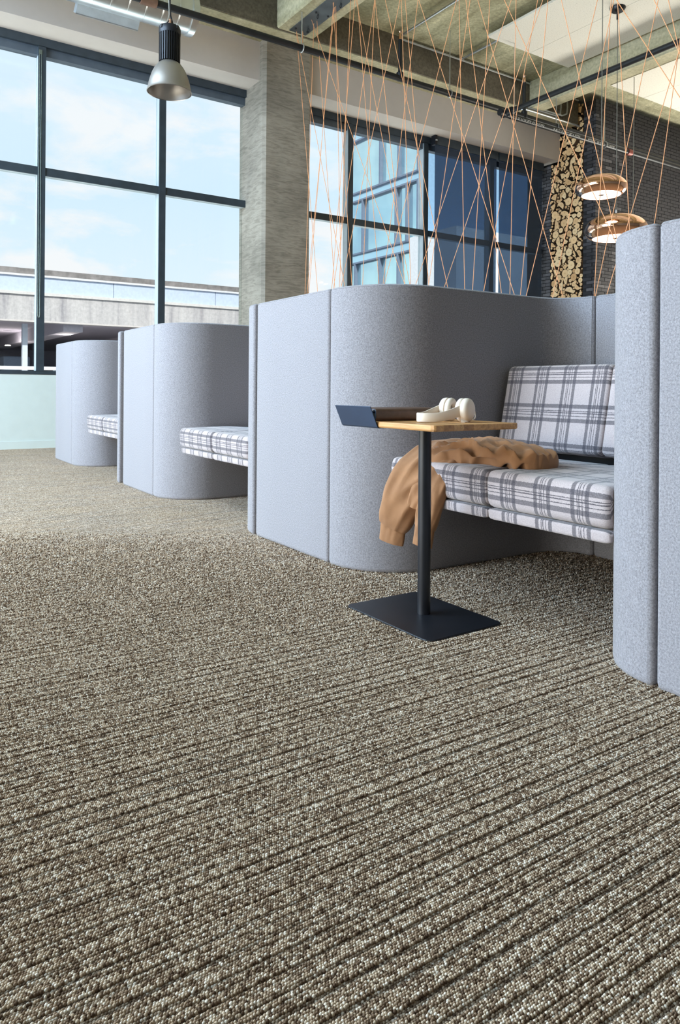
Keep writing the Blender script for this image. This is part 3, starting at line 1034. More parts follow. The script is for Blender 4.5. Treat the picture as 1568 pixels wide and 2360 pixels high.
# cords: (x,y) picture points measured along each cord, cords hang in the plane below the plate
CORDS = [((682, 150), (717, 565)), ((718, 67), (705, 672)), ((678, 76), (788, 652)), ((726, 67), (773, 657)), ((727, 67), (933, 660)),
         ((768, 0), (722, 534)), ((774, 31), (720, 579)), ((768, 4), (788, 657)), ((774, 25), (797, 430)), ((803, 0), (787, 560)),
         ((825, 0), (764, 660)), ((814, 0), (947, 657)), ((829, 0), (872, 654)), ((860, 0), (772, 655)), ((869, 0), (932, 655)),
         ((859, 0), (838, 655)), ((930, 0), (786, 657)), ((881, 0), (1036, 668)), ((930, 0), (945, 655)), ((960, 0), (885, 655)),
         ((938, 0), (987, 664)), ((958, 0), (1190, 682)), ((1060, 0), (884, 657)), ((1054, 0), (1074, 671)), ((1090, 0), (985, 664)),
         ((1178, 0), (959, 661)), ((1077, 0), (1154, 679)), ((1126, 0), (1092, 673)), ((1259, 0), (1021, 665)), ((1095, 0), (1300, 680)),
         ((1194, 0), (1173, 680)), ((1238, 0), (1117, 676)), ((1268, 0), (1197, 682)), ((1155, 0), (1424, 563)), ((1383, 0), (1210, 683)),
         ((1289, 0), (1424, 551)), ((1420, 0), (1270, 690)), ((1407, 0), (1373, 682)), ((1426, 0), (1450, 530)), ((1517, 0), (1376, 682)),
         ((1568, 122), (1445, 520)), ((1580, 0), (1513, 502)), ((1541, 0), (1625, 400)), ((1502, 0), (1568, 134)), ((1417, 0), (1568, 230))]
strings = []
for i, (p, q) in enumerate(CORDS):
    xt = 5.36 if i % 2 else 5.46
    a, b_ = onx(*p, 5.41), onx(*q, 5.41)
    d = b_ - a
    y_at = lambda z: a.y + d.y * (z - a.z) / d.z
    yt, yb = y_at(ZB - 0.078), y_at(0.05)
    top = Vector((5.41 + (0.04 if i % 2 else -0.04), min(yt, 9.2), ZB - 0.014))
    bot = Vector((5.41 - (0.04 if i % 2 else -0.04), yb, 0.02))
    o = MB().tube([top, bot], 0.0033, 6).build('copper_string', MAT['cord'], smooth=True)
    bpx = q[0] + (q[0] - p[0]) / (q[1] - p[1]) * (675 - q[1])
    strings.append((bpx, o))
strings.sort(key=lambda e: e[0])
ORD = ('leftmost', 'second from left', 'third from left', 'fourth from left', 'fifth from left', 'sixth from left', 'seventh from left', 'eighth from left', 'ninth from left', 'tenth from left', 'eleventh from left', 'twelfth from left', 'thirteenth from left', 'fourteenth from left')
for a0, a1, place_ in ((0, 718, 'ending before the concrete column'), (718, 806, 'ending before the sky pane right of the column'), (806, 980, 'ending before the glass tower window'),
                       (980, 1137, 'ending before the left lowered blind'), (1137, 1262, 'ending before the right lowered blind'), (1262, 1345, 'ending before the firewood stack'),
                       (1345, 1460, 'ending before the brick wall'), (1460, 5000, 'running behind the closest booth panel')):
    for k, (b__, o) in enumerate([e for e in strings if a0 <= e[0] < a1]):
        tag(o, 'copper string ' + place_ + ', ' + ORD[k] + ' there', 'cord', 'copper cords forming the open screen')
tag(MB().box(5.30, 5.52, 0.6, 9.3, 0.0, 0.02).build('floor_cord_rail', MAT['plate']), 'flat steel rail on the floor anchoring the cords', 'rail')

# copper pendants
def pendant(px_, pyc, depth, R_, label, zc=None, ztop=ZS, rose=True):
    lat = (px_ - CX) / FPX * depth
    pos = FWD * depth + RGT * lat
    z = CAMH + (CY - pyc) / FPX * depth if zc is None else zc
    t = empty('copper_pendant_lamp', (pos.x, pos.y, z))
    tag(t, label, 'lamp')
    H = R_ * 0.80
    prof = [(0.004, H * 0.53), (R_ * 0.28, H * 0.515), (R_ * 0.52, H * 0.46), (R_ * 0.72, H * 0.36), (R_ * 0.87, H * 0.22), (R_ * 0.965, H * 0.06), (R_, -H * 0.10), (R_ * 0.975, -H * 0.24), (R_ * 0.90, -H * 0.36), (R_ * 0.80, -H * 0.45), (R_ * 0.765, -H * 0.47), (R_ * 0.75, -H * 0.455)]
    sh = MB().lathe(prof, n=48).build('shade', MAT['copper'], t, smooth=True, angle=60)
    md = sh.modifiers.new('sub', 'SUBSURF')
    md.levels = md.render_levels = 2
    MB().lathe([(0.03, -H * 0.455), (R_ * 0.75, -H * 0.455)], n=40).build('diffuser', MAT['diffuser'], t)
    MB().lathe([(0.003, -H * 0.47), (R_ * 0.10, -H * 0.468), (R_ * 0.10, -H * 0.44)], n=16).build('centre_cap', MAT['plate'], t, smooth=True)
    MB().tube([(0, 0, H * 0.52), (0, 0, H * 0.52 + 0.07)], 0.012, 8).build('cable_grip', MAT['steel'], t)
    MB().tube([(0, 0, H * 0.58), (0, 0, ztop - z)], 0.0065, 6).build('cable', simple('grey_cable', (0.20, 0.19, 0.16), 0.5), t)
    if rose:
        MB().lathe([(0.11, ztop - z), (0.11, ztop - z - 0.015), (0.085, ztop - z - 0.05), (0.018, ztop - z - 0.055), (0.018, ztop - z - 0.17), (0.004, ztop - z - 0.17)], n=20, cap=True).build('ceiling_rose', MAT['black'], t, smooth=True)
    ld = bpy.data.lights.new('pendant_light', 'AREA')
    ld.shape = 'DISK'
    ld.size = R_ * 1.3
    ld.energy = 18
    ld.color = (1.0, 0.80, 0.62)
    lo = bpy.data.objects.new('pendant_light', ld)
    COL.objects.link(lo)
    lo.parent = t
    lo.location = (0, 0, -H * 0.52)
    return t
pendant(1383, 424, 10.0, 0.345, 'smaller upper copper pendant lamp with glowing white underside', ztop=ZS)
pendant(1418, 519, 10.7, 0.445, 'larger lower copper pendant lamp partly behind the nearest panel', ztop=6.40)
pr = onz(1457, 178, 6.4)
pendant(1457, 790, FWD.dot(Vector((pr.x, pr.y, 0))), 0.40, 'lowest copper pendant lamp hidden behind the nearest panel', ztop=6.40, rose=False)

# high-bay lamp
hb = empty('high_bay_lamp', (2.53, 6.73, 3.63))
tag(hb, 'black finned high bay lamp with bell shaped aluminium reflector', 'lamp')
rp = [(0.205, 0.0), (0.212, 0.004), (0.208, 0.014), (0.203, 0.03), (0.195, 0.075), (0.182, 0.125), (0.163, 0.18), (0.138, 0.228), (0.112, 0.262), (0.088, 0.282), (0.078, 0.290), (0.074, 0.284), (0.085, 0.276), (0.108, 0.256), (0.134, 0.222), (0.158, 0.176), (0.177, 0.122), (0.190, 0.073), (0.199, 0.03), (0.201, 0.006)]
MB().lathe(rp, n=48).build('reflector', MAT['reflector'], hb, smooth=True, angle=60)
MB().lathe([(0.002, 0.275), (0.078, 0.275), (0.078, 0.285), (0.05, 0.32)], n=24).build('lens', simple('lamp_lens', (0.6, 0.58, 0.55), 0.4), hb)
fin = MB()
n = 28
ring0, ring1 = [], []
for k in range(n):
    for j, r in enumerate((0.100, 0.100, 0.080, 0.080)):
        a = 2 * PI * (k + (0.0, 0.5, 0.52, 0.98)[j]) / n
        ring0.append((r * math.cos(a), r * math.sin(a)))
fin.ring_loft([[(x, y, z) for x, y in ring0] for z in (0.285, 0.56)], cap=True)
fin.build('heat_sink', MAT['black'], hb)
MB().lathe([(0.102, 0.55), (0.104, 0.565), (0.104, 0.60), (0.097, 0.622), (0.06, 0.632), (0.005, 0.634)], n=28, cap=True).build('top_cap', MAT['black'], hb, smooth=True)
for a in (0.4, 1.9, 3.5, 5.1):
    o = MB().box(-0.012, 0.012, -0.01, 0.01, 0.585, 0.615).build('clip', MAT['blackpipe'], hb)
    o.location = (0.098 * math.cos(a), 0.098 * math.sin(a), 0)
    o.rotation_euler = (0, 0, a)
MB().tube([(-0.045, 0, 0.63), (-0.02, 0, 0.67), (0, 0, 0.70), (0.02, 0, 0.67), (0.045, 0, 0.63)], 0.007, 6).build('hanging_eye', MAT['black'], hb, smooth=True)
MB().box(-0.008, 0.008, -0.012, 0.012, 0.645, 0.70).build('cable_tag', simple('peach_tag', (0.55, 0.32, 0.20), 0.7), hb)
MB().tube([(0.05, 0.01, 0.63), (0.03, 0.01, 0.68), (0.008, 0.004, 0.74), (0.0, 0, 0.85), (0.004, 0, 1.2), (0, 0, ZS - 3.63)], 0.0075, 6).build('cable', MAT['black'], hb, smooth=True)
MB().tube([(-0.03, 0.0, 0.66), (-0.006, 0, 0.74), (-0.012, 0, 0.9), (-0.006, 0, 1.3), (-0.01, 0, ZS - 3.63)], 0.005, 6).build('safety_chain', MAT['steel'], hb, smooth=True)

# blinds
def blind(x0, x1, label, bracket):
    t = empty('roller_blind', ((x0 + x1) / 2, 10.12, 5.32))
    tag(t, label, 'blind')
    yb = 10.10
    under(MB().box(x0 + 0.02, x1 - 0.02, yb, yb + 0.004, 1.06, 5.33).build('screen_fabric', MAT['blind']), t)
    under(MB().box(x0, x1, yb - 0.03, yb + 0.05, 5.25, 5.40).build('cassette', MAT['frame']), t)
    under(MB().tube([(x0 + 0.02, yb + 0.002, 1.05), (x1 - 0.02, yb + 0.002, 1.05)], 0.014, 8).build('bottom_bar', MAT['frame']), t)
    if bracket:
        under(MB().box(x0 - 0.02, x0 + 0.03, yb - 0.05, yb + 0.06, 5.24, 5.408).build('bracket', MAT['black']), t)
        under(MB().lathe([(0.02, 0), (0.02, 0.02), (0.004, 0.02)], (x0 + 0.0, yb - 0.06, 5.30), 10, cap=True).build('clutch', MAT['steel']), t)
blind(8.80, 10.41, 'dark blue translucent roller blind, left of the lowered pair', True)
blind(10.44, 11.71, 'dark blue translucent roller blind, right of the lowered pair', False)
# bead chain of the raised blind
cxn = ony(93, 600, YW - 0.09).x
ch_ = MB().tube([(cxn - 0.012, YW - 0.014, 5.2), (cxn - 0.012, YW - 0.014, 1.75), (cxn - 0.006, YW - 0.014, 1.72), (cxn + 0.006, YW - 0.014, 1.72), (cxn + 0.012, YW - 0.014, 1.75), (cxn + 0.012, YW - 0.014, 5.2)], 0.0028, 5)
ch_.box(cxn - 0.02, cxn + 0.02, YW - 0.020, YW - 0.003, 5.18, 5.24)
tag(ch_.build('blind_chain', simple('bead_chain', (0.16, 0.19, 0.16), 0.4, 0.5), smooth=True), 'thin looped blind chain hanging on the left window mullion', 'chain')

# ================================================================== OUTSIDE
struct(MB().box(-60, 90, 10.6, 140, -0.5, -0.3).build('ground_outside', simple('asphalt', (0.30, 0.30, 0.31), 0.9)), 'grey paved ground outside the windows')
OY = 40.0
ov = empty('overpass', (0, OY, 0))
tag(ov, 'grey concrete highway overpass with pale blue parapet seen outside', 'overpass')
def ob(*a, mat, name):
    return under(MB().box(*a).build(name, mat), ov)
ob(-60, 60, OY + 0.0, OY + 0.5, 4.15, 5.45, mat=MAT['overpass'], name='girder')
ob(-60, 60, OY - 0.10, OY + 0.4, 5.45, 5.60, mat=simple('ledge_concrete', (0.62, 0.60, 0.58), 0.9), name='ledge')
px0 = -60
while px0 < 60:
    ob(px0, px0 + 5.97, OY + 0.05, OY + 0.3, 5.60, 6.40, mat=simple('parapet_steel', (0.50, 0.58, 0.72), 0.6), name='parapet_panel')
    px0 += 6.0
ob(-60, 60, OY - 0.05, OY + 0.35, 6.40, 6.50, mat=simple('rail_strip', (0.66, 0.66, 0.68), 0.6), name='rail_strip')
ob(-60, 60, OY + 0.15, OY + 0.5, 6.50, 6.82, mat=simple('dark_coping', (0.20, 0.185, 0.18), 0.9, var=0.3, scale=3), name='coping')
ob(-60, 60, OY - 0.02, OY + 0.5, 4.07, 4.15, mat=simple('drip_edge', (0.60, 0.56, 0.54), 0.9), name='drip_edge')
dk = simple('overpass_underside', (0.60, 0.57, 0.66), 0.9)
ob(-60, 60, OY + 0.5, OY + 40, 4.4, 5.4, mat=dk, name='deck')
for k in range(-6, 6):
    p = ob(-0.5, 0.5, OY + 0.6, OY + 29, 3.7, 4.4, mat=simple('cross_beam', (0.50, 0.48, 0.54), 0.9), name='cross_beam')
    p.location.x += k * 7.0 + 3
ob(-80, 80, OY + 40, OY + 41, -0.3, 5.4, mat=simple('abutment_wall', (0.42, 0.42, 0.52), 0.9), name='abutment')
for k in range(3):
    q = ony(56, 800, OY + 1.5)
    xq = q.x + (k - 1) * 24
    ob(xq - 0.13, xq + 0.13, OY + 1.3, OY + 1.6, -0.3, 4.07, mat=simple('white_post', (0.62, 0.68, 0.76), 0.6), name='post')
for (px_, py_, dd) in ((18, 797, 12), (157, 760, 3)):
    q = ony(px_, py_, OY + dd)
    pd = bpy.data.lights.new('deck_lamp_light', 'POINT')
    pd.energy = 200
    pd.shadow_soft_size = 0.3
    pd.color = (1.0, 0.90, 0.85)
    po_ = bpy.data.objects.new('deck_lamp_light', pd)
    COL.objects.link(po_)
    po_.location = (q.x, q.y, (4.12 if dd < 5 else q.z) - 0.45)
    under(MB().lathe([(0.19, 0.0), (0.17, 0.06), (0.02, 0.08)], (q.x, q.y, 4.12 if dd < 5 else q.z), 16, cap=True).build('deck_lamp', mat_emit('deck_lamp_glow', (1.0, 0.93, 0.82), 2.5)), ov)
gl = ony(0, 848, 36.0)
g = empty('guard_rail', (0, 36, 0))
tag(g, 'white guard rail running under the overpass', 'rail')
under(MB().box(-30, 40, 36, 36.06, gl.z - 0.06, gl.z + 0.10).build('beam', simple('white_rail', (0.82, 0.84, 0.88), 0.5)), g)
for k in range(-6, 9):
    under(MB().box(k * 4.0, k * 4.0 + 0.1, 36.06, 36.16, -0.3, gl.z).build('post', MAT['frame_lit']), g)
q0, q1 = ony(8, 820, 62), ony(70, 820, 62)
o = MB().box(q0.x, q1.x, 62, 66, -0.3, q0.z).build('parked_trailer', simple('blue_grey_trailer', (0.40, 0.55, 0.75), 0.6))
bevel(o, 0.15, 2)
tag(o, 'blue grey trailer parked under the overpass', 'trailer')

# glass office building
BX = 24.0
yn = onx(968, 400, BX).y
yf_ = onx(800, 400, BX).y - 0.5
bd = empty('glass_office_building', (BX, yn, 0))
tag(bd, 'blue glass office building outside beyond the right window', 'building')
FACG = simple('facade_glass', (0.56, 0.82, 0.97), 0.12, 0.85, 0.24, 0.25)
SPG = simple('spandrel_glass', (0.55, 0.80, 0.97), 0.2, 0.8, 0.10, 0.3)
ALU = simple('facade_mullion', (0.20, 0.26, 0.36), 0.5, 0.2)
WHF = simple('white_facade_panel', (0.85, 0.87, 0.90), 0.6)
z_of = lambda py: onx(817, py, BX).z
under(MB().box(BX + 0.3, BX + 14, yn, yf_, -0.3, 30).build('core', simple('building_core', (0.20, 0.34, 0.50), 0.6)), bd)
lev = [(z_of(468), z_of(449)), (z_of(609), z_of(588)), (z_of(330), z_of(306)), (z_of(180), z_of(155)), (z_of(40), z_of(15))]
lev.sort()
zcur = -0.3
zz = [(-0.3, 0.5)] + lev + [(29.5, 30.0)]
prng = random.Random(3)
for i in range(len(zz) - 1):
    b0, b1 = zz[i]
    t0 = zz[i + 1][0]
    under(MB().box(BX + 0.02, BX + 0.3, yn, yf_, b0, b1).build('spandrel_panel', SPG), bd)
    for zz_ in (b0, b1):
        under(MB().box(BX - 0.14, BX + 0.05, yn - 0.05, yf_, zz_ - 0.045, zz_ + 0.045).build('band', ALU), bd)
    y = yn
    while y < yf_:
        w = prng.choice((0.9, 1.6, 2.3, 3.0))
        y2 = min(y + w, yf_)
        under(MB().box(BX + 0.05, BX + 0.3, y + 0.06, y2 - 0.06, b1, t0).build('pane', FACG), bd)
        under(MB().box(BX - 0.16, BX + 0.06, y - 0.055, y + 0.055, b1, t0).build('mullion', ALU), bd)
        y = y2
pw = [onx(p_, 600, BX - 0.2).y for p_ in (946, 970)]
wing = MB().box(BX - 0.25, BX + 6, yn - 3.0, pw[0], -0.3, onx(958, 548, BX).z)
tag(wing.build('white_annex_building', WHF), 'white low building wing in front of the glass tower', 'building')

# ================================================================== BOOTHS
BHT = 1.297
PT = 0.075
def arc(cx_, cy_, r, a0, a1, n=10):
    return [(cx_ + r * math.cos(a0 + (a1 - a0) * k / n), cy_ + r * math.sin(a0 + (a1 - a0) * k / n)) for k in range(n + 1)]

def panel_mesh(path, side):
    """upholstered panel: path is the visible face in plan, thickness grows to `side` of travel"""
    pts = [Vector((x, y)) for x, y in path]
    # resample finely
    nrm = []
    for i in range(len(pts)):
        a, b_ = pts[max(i - 1, 0)], pts[min(i + 1, len(pts) - 1)]
        t = (b_ - a).normalized()
        nrm.append(Vector((-t.y, t.x)) * side)
    er = 0.018
    t0 = (pts[1] - pts[0]).normalized()
    t1 = (pts[-1] - pts[-2]).normalized()
    out = []
    # front line, trimmed so ends are rounded
    def endcap(p, n_, t, sgn):
        # quarter rounds at front edge and back edge, from front to back
        res = []
        for k in range(5):
            a = PI / 2 * k / 4
            res.append(p + t * sgn * (-er + er * math.sin(a)) + n_ * (er - er * math.cos(a)))
        for k in range(5):
            a = PI / 2 * k / 4
            res.append(p + t * sgn * (-er + er * math.cos(a)) + n_ * (PT - er + er * math.sin(a)))
        return res
    out += pts[1:-1]
    out += endcap(pts[-1], nrm[-1], t1, 1)
    out += [p + n_ * PT for p, n_ in list(zip(pts, nrm))[1:-1]][::-1]
    out += endcap(pts[0], nrm[0], t0, -1)[::-1]
    n = len(out)
    area_ = sum(out[i].x * out[(i + 1) % n].y - out[(i + 1) % n].x * out[i].y for i in range(n))
    sg = 1 if area_ > 0 else -1
    on = []
    for i in range(n):
        a, b_ = out[i - 1], out[(i + 1) % n]
        t = (b_ - a)
        t = t.normalized() if t.length > 1e-9 else Vector((1, 0))
        on.append(Vector((t.y, -t.x)) * sg)
    mb = MB()
    rings = []
    for z, ins in ((0.0, 0.012), (0.008, 0.003), (0.02, 0.0), (BHT - 0.020, 0.0), (BHT - 0.0145, 0.0), (BHT - 0.013, 0.0025), (BHT - 0.0105, 0.0025), (BHT - 0.009, 0.0012), (BHT - 0.003, 0.006), (BHT, 0.016)):
        rings.append([(p.x - q.x * ins, p.y - q.y * ins, z) for p, q in zip(out, on)])
    mb.ring_loft(rings)
    return mb

WALC = 1.088     # alcove width
BD = 1.20        # alcove depth
RF, RC, RF2 = 0.33, 0.18, 0.22
def booth_panels(root):
    mk = lambda path, side, name: panel_mesh(path, side).build(name, MAT['felt'], root, smooth=True, angle=50)
    # left S panel (local y grows toward the windows)
    L = [(BD, -0.19)] + arc(BD - RC, -RC, RC, 0, PI / 2, 8)
    L += [(BD - RC - (BD - RC - RF) * k / 6, 0) for k in range(1, 6)]
    L += arc(RF, RF, RF, -PI / 2, -PI, 14) + [(0, 0.368)]
    mk(L, -1, 'side_panel')
    L = [(BD, -0.19)] + arc(BD - RC, -RC, RC, 0, PI / 2, 8)
    L += [(BD - RC - (BD - RC - RF2) * k / 6, 0) for k in range(1, 6)]
    L += arc(RF2, RF2, RF2, -PI / 2, -PI, 14) + [(0, RF2 + 0.018)]
    Rr = [(x, -WALC - y) for x, y in L]
    mk(Rr, 1, 'side_panel')
    mk([(BD, -0.195), (BD, -0.4), (BD, -0.6), (BD, -WALC + 0.195)], 1, 'back_panel')
    mk([(0, 0.372), (0, 0.6), (0, 0.9), (0, 1.130)], -1, 'front_panel')

def profile_loft(prof, ya, yb, name, root, uoff=0, voff=0, ins=0.02, mat=None):
    """cushion: closed (x,z) profile swept along y with softened ends; UV in metres"""
    mb = MB()
    n = len(prof)
    cxm = sum(p[0] for p in prof) / n
    czm = sum(p[1] for p in prof) / n
    acc = [0]
    for i in range(1, n):
        acc.append(acc[-1] + math.hypot(prof[i][0] - prof[i - 1][0], prof[i][1] - prof[i - 1][1]))
    sg = 1 if yb > ya else -1
    ys = [(ya, ins * 1.0), (ya + sg * 0.004, ins * 0.55), (ya + sg * 0.012, ins * 0.18), (ya + sg * 0.024, 0)]
    m_ = 6
    ys += [(ya + sg * 0.024 + (yb - ya - sg * 0.048) * k / m_, 0) for k in range(1, m_)]
    ys += [(yb - sg * 0.024, 0), (yb - sg * 0.012, ins * 0.18), (yb - sg * 0.004, ins * 0.55), (yb, ins)]
    nr = []
    for i in range(n):
        a, b_ = prof[i - 1], prof[(i + 1) % n]
        t = Vector((b_[0] - a[0], b_[1] - a[1])).normalized()
        q = Vector((t.y, -t.x))
        if q.dot(Vector((prof[i][0] - cxm, prof[i][1] - czm))) < 0:
            q = -q
        nr.append(q)
    # seam column duplicated for UV continuity
    rings = []
    for y, s_ in ys:
        rings.append([(p[0] - q.x * s_, y, p[1] - q.y * s_) for p, q in zip(prof, nr)])
    b0 = len(mb.v)
    mb.ring_loft(rings)
    for k, (y, s_) in enumerate(ys):
        for i in range(n):
            mb.uv[b0 + k * n + i] = (y + uoff, acc[i] + voff)
    return mb.build(name, mat or MAT['plaid'], root, smooth=True, angle=60)

def roundprof(pts, r=0.03, n=5):
    """round the corners of a closed polygon"""
    out = []
    m_ = len(pts)
    for i in range(m_):
        p = Vector(pts[i])
        a = (Vector(pts[i - 1]) - p)
        b_ = (Vector(pts[(i + 1) % m_]) - p)
        rr = min(r, a.length * 0.45, b_.length * 0.45)
        pa, pb = p + a.normalized() * rr, p + b_.normalized() * rr
        for k in range(n + 1):
            t = k / n
            q = pa * (1 - t) ** 2 + p * 2 * t * (1 - t) + pb * t * t
            out.append((q.x, q.y))
    return out

SEAMY = -0.617
def booth_seat(root):
    # start the profile at the rear underside so the front and top are continuous
    seat = roundprof([(0.80, 0.40), (0.052, 0.40), (0.046, 0.50), (0.060, 0.535), (0.40, 0.540), (0.80, 0.515)], 0.035)
    base = roundprof([(0.80, 0.357), (0.060, 0.357), (0.056, 0.397), (0.80, 0.398)], 0.012)
    for (a, b_) in ((-0.045, SEAMY + 0.002), (SEAMY - 0.002, -WALC - 0.05)):
        profile_loft(seat, a, b_, 'seat_cushion', root, 0.013, 0.092, 0.016)
        profile_loft(base, a - (0.012 if a > -0.1 else 0), b_, 'seat_base', root, 0.013, 0.10, 0.008)
    back = roundprof([(0.80, 0.535), (0.690, 0.560), (0.768, 0.940), (0.885, 0.930)], 0.03)
    for (a, b_) in ((-0.035, SEAMY + 0.002), (SEAMY - 0.002, -WALC - 0.03)):
        profile_loft(back, a, b_, 'backrest', root, 0.005, 0.118, 0.014)
    # hidden frame carrying seat and back between the side panels
    MB().box(0.35, 0.95, -WALC + 0.005, -0.005, 0.30, 0.356).build('seat_frame', MAT['black'], root)
    MB().box(0.86, 0.95, -0.80, -0.18, 0.356, 0.80).build('back_support', MAT['black'], root)
    MB().box(0.95, BD, -0.80, -0.18, 0.55, 0.75).build('back_support', MAT['black'], root)

ROWA = -0.0125
def place(y):
    return Vector((1.862 + 0.0125 * (y - 1.2), y, 0))
def booth(y, label):
    t = empty('lounge_booth', place(y), ROWA)
    tag(t, label, 'booth', 'grey felt lounge booths in a row')
    return t
b1 = booth(2.53, 'nearest grey felt booth, tan jacket on its plaid seat')
booth_panels(b1)
booth_seat(b1)
def copy_children(src, dst):
    for c in list(src.children):
        d = c.copy()
        COL.objects.link(d)
        d.parent = dst
        d.matrix_parent_inverse = c.matrix_parent_inverse
        for g_ in c.children:
            e_ = g_.copy()
            COL.objects.link(e_)
            e_.parent = d
b2 = booth(5.012, 'middle grey felt booth with only its plaid seat edge showing')
copy_children(b1, b2)
b3 = booth(7.575, 'farthest grey felt booth, smallest, standing by the windows')
copy_children(b1, b3)
b3.location.x += 0.0
# front panel of the next unit at right (belongs to the block beside the nearest booth)
b0 = empty('lounge_booth', place(0.068), ROWA)
tag(b0, 'grey felt booth panel cut off by the right edge, closest to camera', 'booth', 'grey felt lounge booths in a row')
panel_mesh([(0, 0.372), (0, 0.6), (0, 0.9), (0, 1.130)], -1).build('front_panel', MAT['felt'], b0, smooth=True, angle=50)
L = [(BD, -0.19)] + arc(BD - RC, -RC, RC, 0, PI / 2, 8)
L += [(BD - RC - (BD - RC - RF) * k / 6, 0) for k in range(1, 6)]
L += arc(RF, RF, RF, -PI / 2, -PI, 14) + [(0, 0.368)]
panel_mesh(L, -1).build('side_panel', MAT['felt'], b0, smooth=True, angle=50)

# ================================================================== TABLE
TX0, TX1, TY0, TY1, TZ = 1.575, 1.975, 1.80, 2.325, 0.709
tb = empty('laptop_table', (1.752, 2.05, 0))
tag(tb, 'small side table with wood top, black post and square base', 'table')
def rrect(x0, x1, y0, y1, r, n=6):
    return arc(x1 - r, y1 - r, r, 0, PI / 2, n) + arc(x0 + r, y1 - r, r, PI / 2, PI, n) + arc(x0 + r, y0 + r, r, PI, 1.5 * PI, n) + arc(x1 - r, y0 + r, r, 1.5 * PI, 2 * PI, n)
o = under(MB().prism(rrect(1.568, 1.918, 1.813, 2.290, 0.028), 0.0, 0.008).build('base_plate', MAT['black']), tb)
bevel(o, 0.002, 1)
under(MB().lathe([(0.0235, 0.008), (0.0235, TZ - 0.022)], (1.752, 2.05, 0), 28, cap=True).build('post', MAT['black'], smooth=True), tb)
under(MB().box(1.65, 1.86, 1.95, 2.15, TZ - 0.026, TZ - 0.0205).build('top_bracket', MAT['black']), tb)
ns = 9
cr_ = 0.018
sw = (TX1 - TX0) / ns
for k in range(ns):
    xa, xb = TX0 + k * sw + 0.0002, TX0 + (k + 1) * sw - 0.0002
    xs_ = [xa + (xb - xa) * j / 8 for j in range(9)]
    def ylim(x):
        d = min(x - TX0, TX1 - x)
        return 0 if d >= cr_ else cr_ - math.sqrt(max(0, cr_ ** 2 - (cr_ - d) ** 2))
    poly = [(x, TY0 + ylim(x)) for x in xs_] + [(x, TY1 - ylim(x)) for x in xs_[::-1]]
    rings = []
    for z, ins in ((TZ - 0.021, 0.004), (TZ - 0.018, 0.0012), (TZ - 0.015, 0), (TZ - 0.004, 0), (TZ - 0.001, 0.0012), (TZ, 0.003)):
        yc_ = (TY0 + TY1) / 2
        rings.append([(min(max(x, TX0 + ins), TX1 - ins), y + (ins if y < yc_ else -ins), z) for x, y in poly])
    o = MB().ring_loft(rings).build('stave', MAT['stave'])
    under(o, tb)
# steel tablet lip on the aisle edge
lipv = MB()
ya, yb = 2.10, 2.327
prof = [(TX0 + 0.05, TZ - 0.0245), (TX0 + 0.002, TZ - 0.0245), (TX0 - 0.003, TZ - 0.020), (TX0 - 0.036, TZ + 0.054), (TX0 - 0.033, TZ + 0.055), (TX0 - 0.0005, TZ - 0.0195), (TX0 + 0.05, TZ - 0.0215)]
lipv.ring_loft([[(x, y, z) for x, z in prof] for y in (ya, yb)])
o = under(lipv.build('tablet_lip', MAT['navy']), tb)
o['label'] = 'tilted navy steel lip'
bevel(o, 0.0012, 1)

# ------------------------------------------------------------------ binder
bn = empty('ring_binder', (1.73, 2.20, TZ), math.radians(-3))
tag(bn, 'closed brown leather ring binder lying on the wood table top', 'binder')
LB, DB, HB = 0.30, 0.165, 0.046
x0, x1 = -0.140, -0.140 + LB
# cover: U profile wrapped round the spine (spine toward the camera, -Y)
def cover_prof(off):
    r = 0.014 - off
    p = [(DB / 2, off)]
    p += [(-DB / 2 + 0.014, off)]
    p += [(-DB / 2 + 0.014 - r * math.sin(a), 0.014 - r * math.cos(a)) for a in [PI / 2 * k / 5 for k in range(1, 6)]]
    p += [(-DB / 2 + 0.014 - r * math.cos(a), HB - 0.014 + r * math.sin(a)) for a in [PI / 2 * k / 5 for k in range(0, 6)]]
    p += [(DB / 2, HB - off)]
    return p
po, pi_ = cover_prof(0.0), cover_prof(0.0028)
cv = MB()
cv.ring_loft([[(x, y, z) for y, z in po + pi_[::-1]] for x in (x0, x1)])
cv.build('cover', MAT['leather'], bn, smooth=True, angle=40)
pj = cover_prof(0.0045)
lin = MB().ring_loft([[(x, y, z) for y, z in cover_prof(0.003) + pj[::-1]] for x in (x0 - 0.0015, x1 - 0.002)])
lin.build('lining', MAT['lining'], bn, smooth=True, angle=40)
MB().box(x0 + 0.004, x1 - 0.004, -DB / 2 + 0.035, DB / 2 - 0.006, 0.006, 0.026).build('page_block', MAT['paper'], bn)
MB().box(x0 + 0.004, x1 - 0.004, -DB / 2 + 0.038, DB / 2 - 0.006, 0.027, 0.033).build('divider', MAT['lining'], bn)
for xr in (x0 + 0.012, x0 + 0.15, x0 + 0.28):
    pts = [(xr, -DB / 2 + 0.030 + 0.017 * math.cos(a), 0.023 + 0.016 * math.sin(a)) for a in [2 * PI * k / 14 for k in range(15)]]
    MB().tube(pts, 0.0022, 6).build('ring', MAT['chrome'], bn, smooth=True)
MB().box(x0 + 0.002, x1 - 0.01, -DB / 2 + 0.006, -DB / 2 + 0.010, 0.010, 0.036).build('ring_rail', MAT['chrome'], bn)

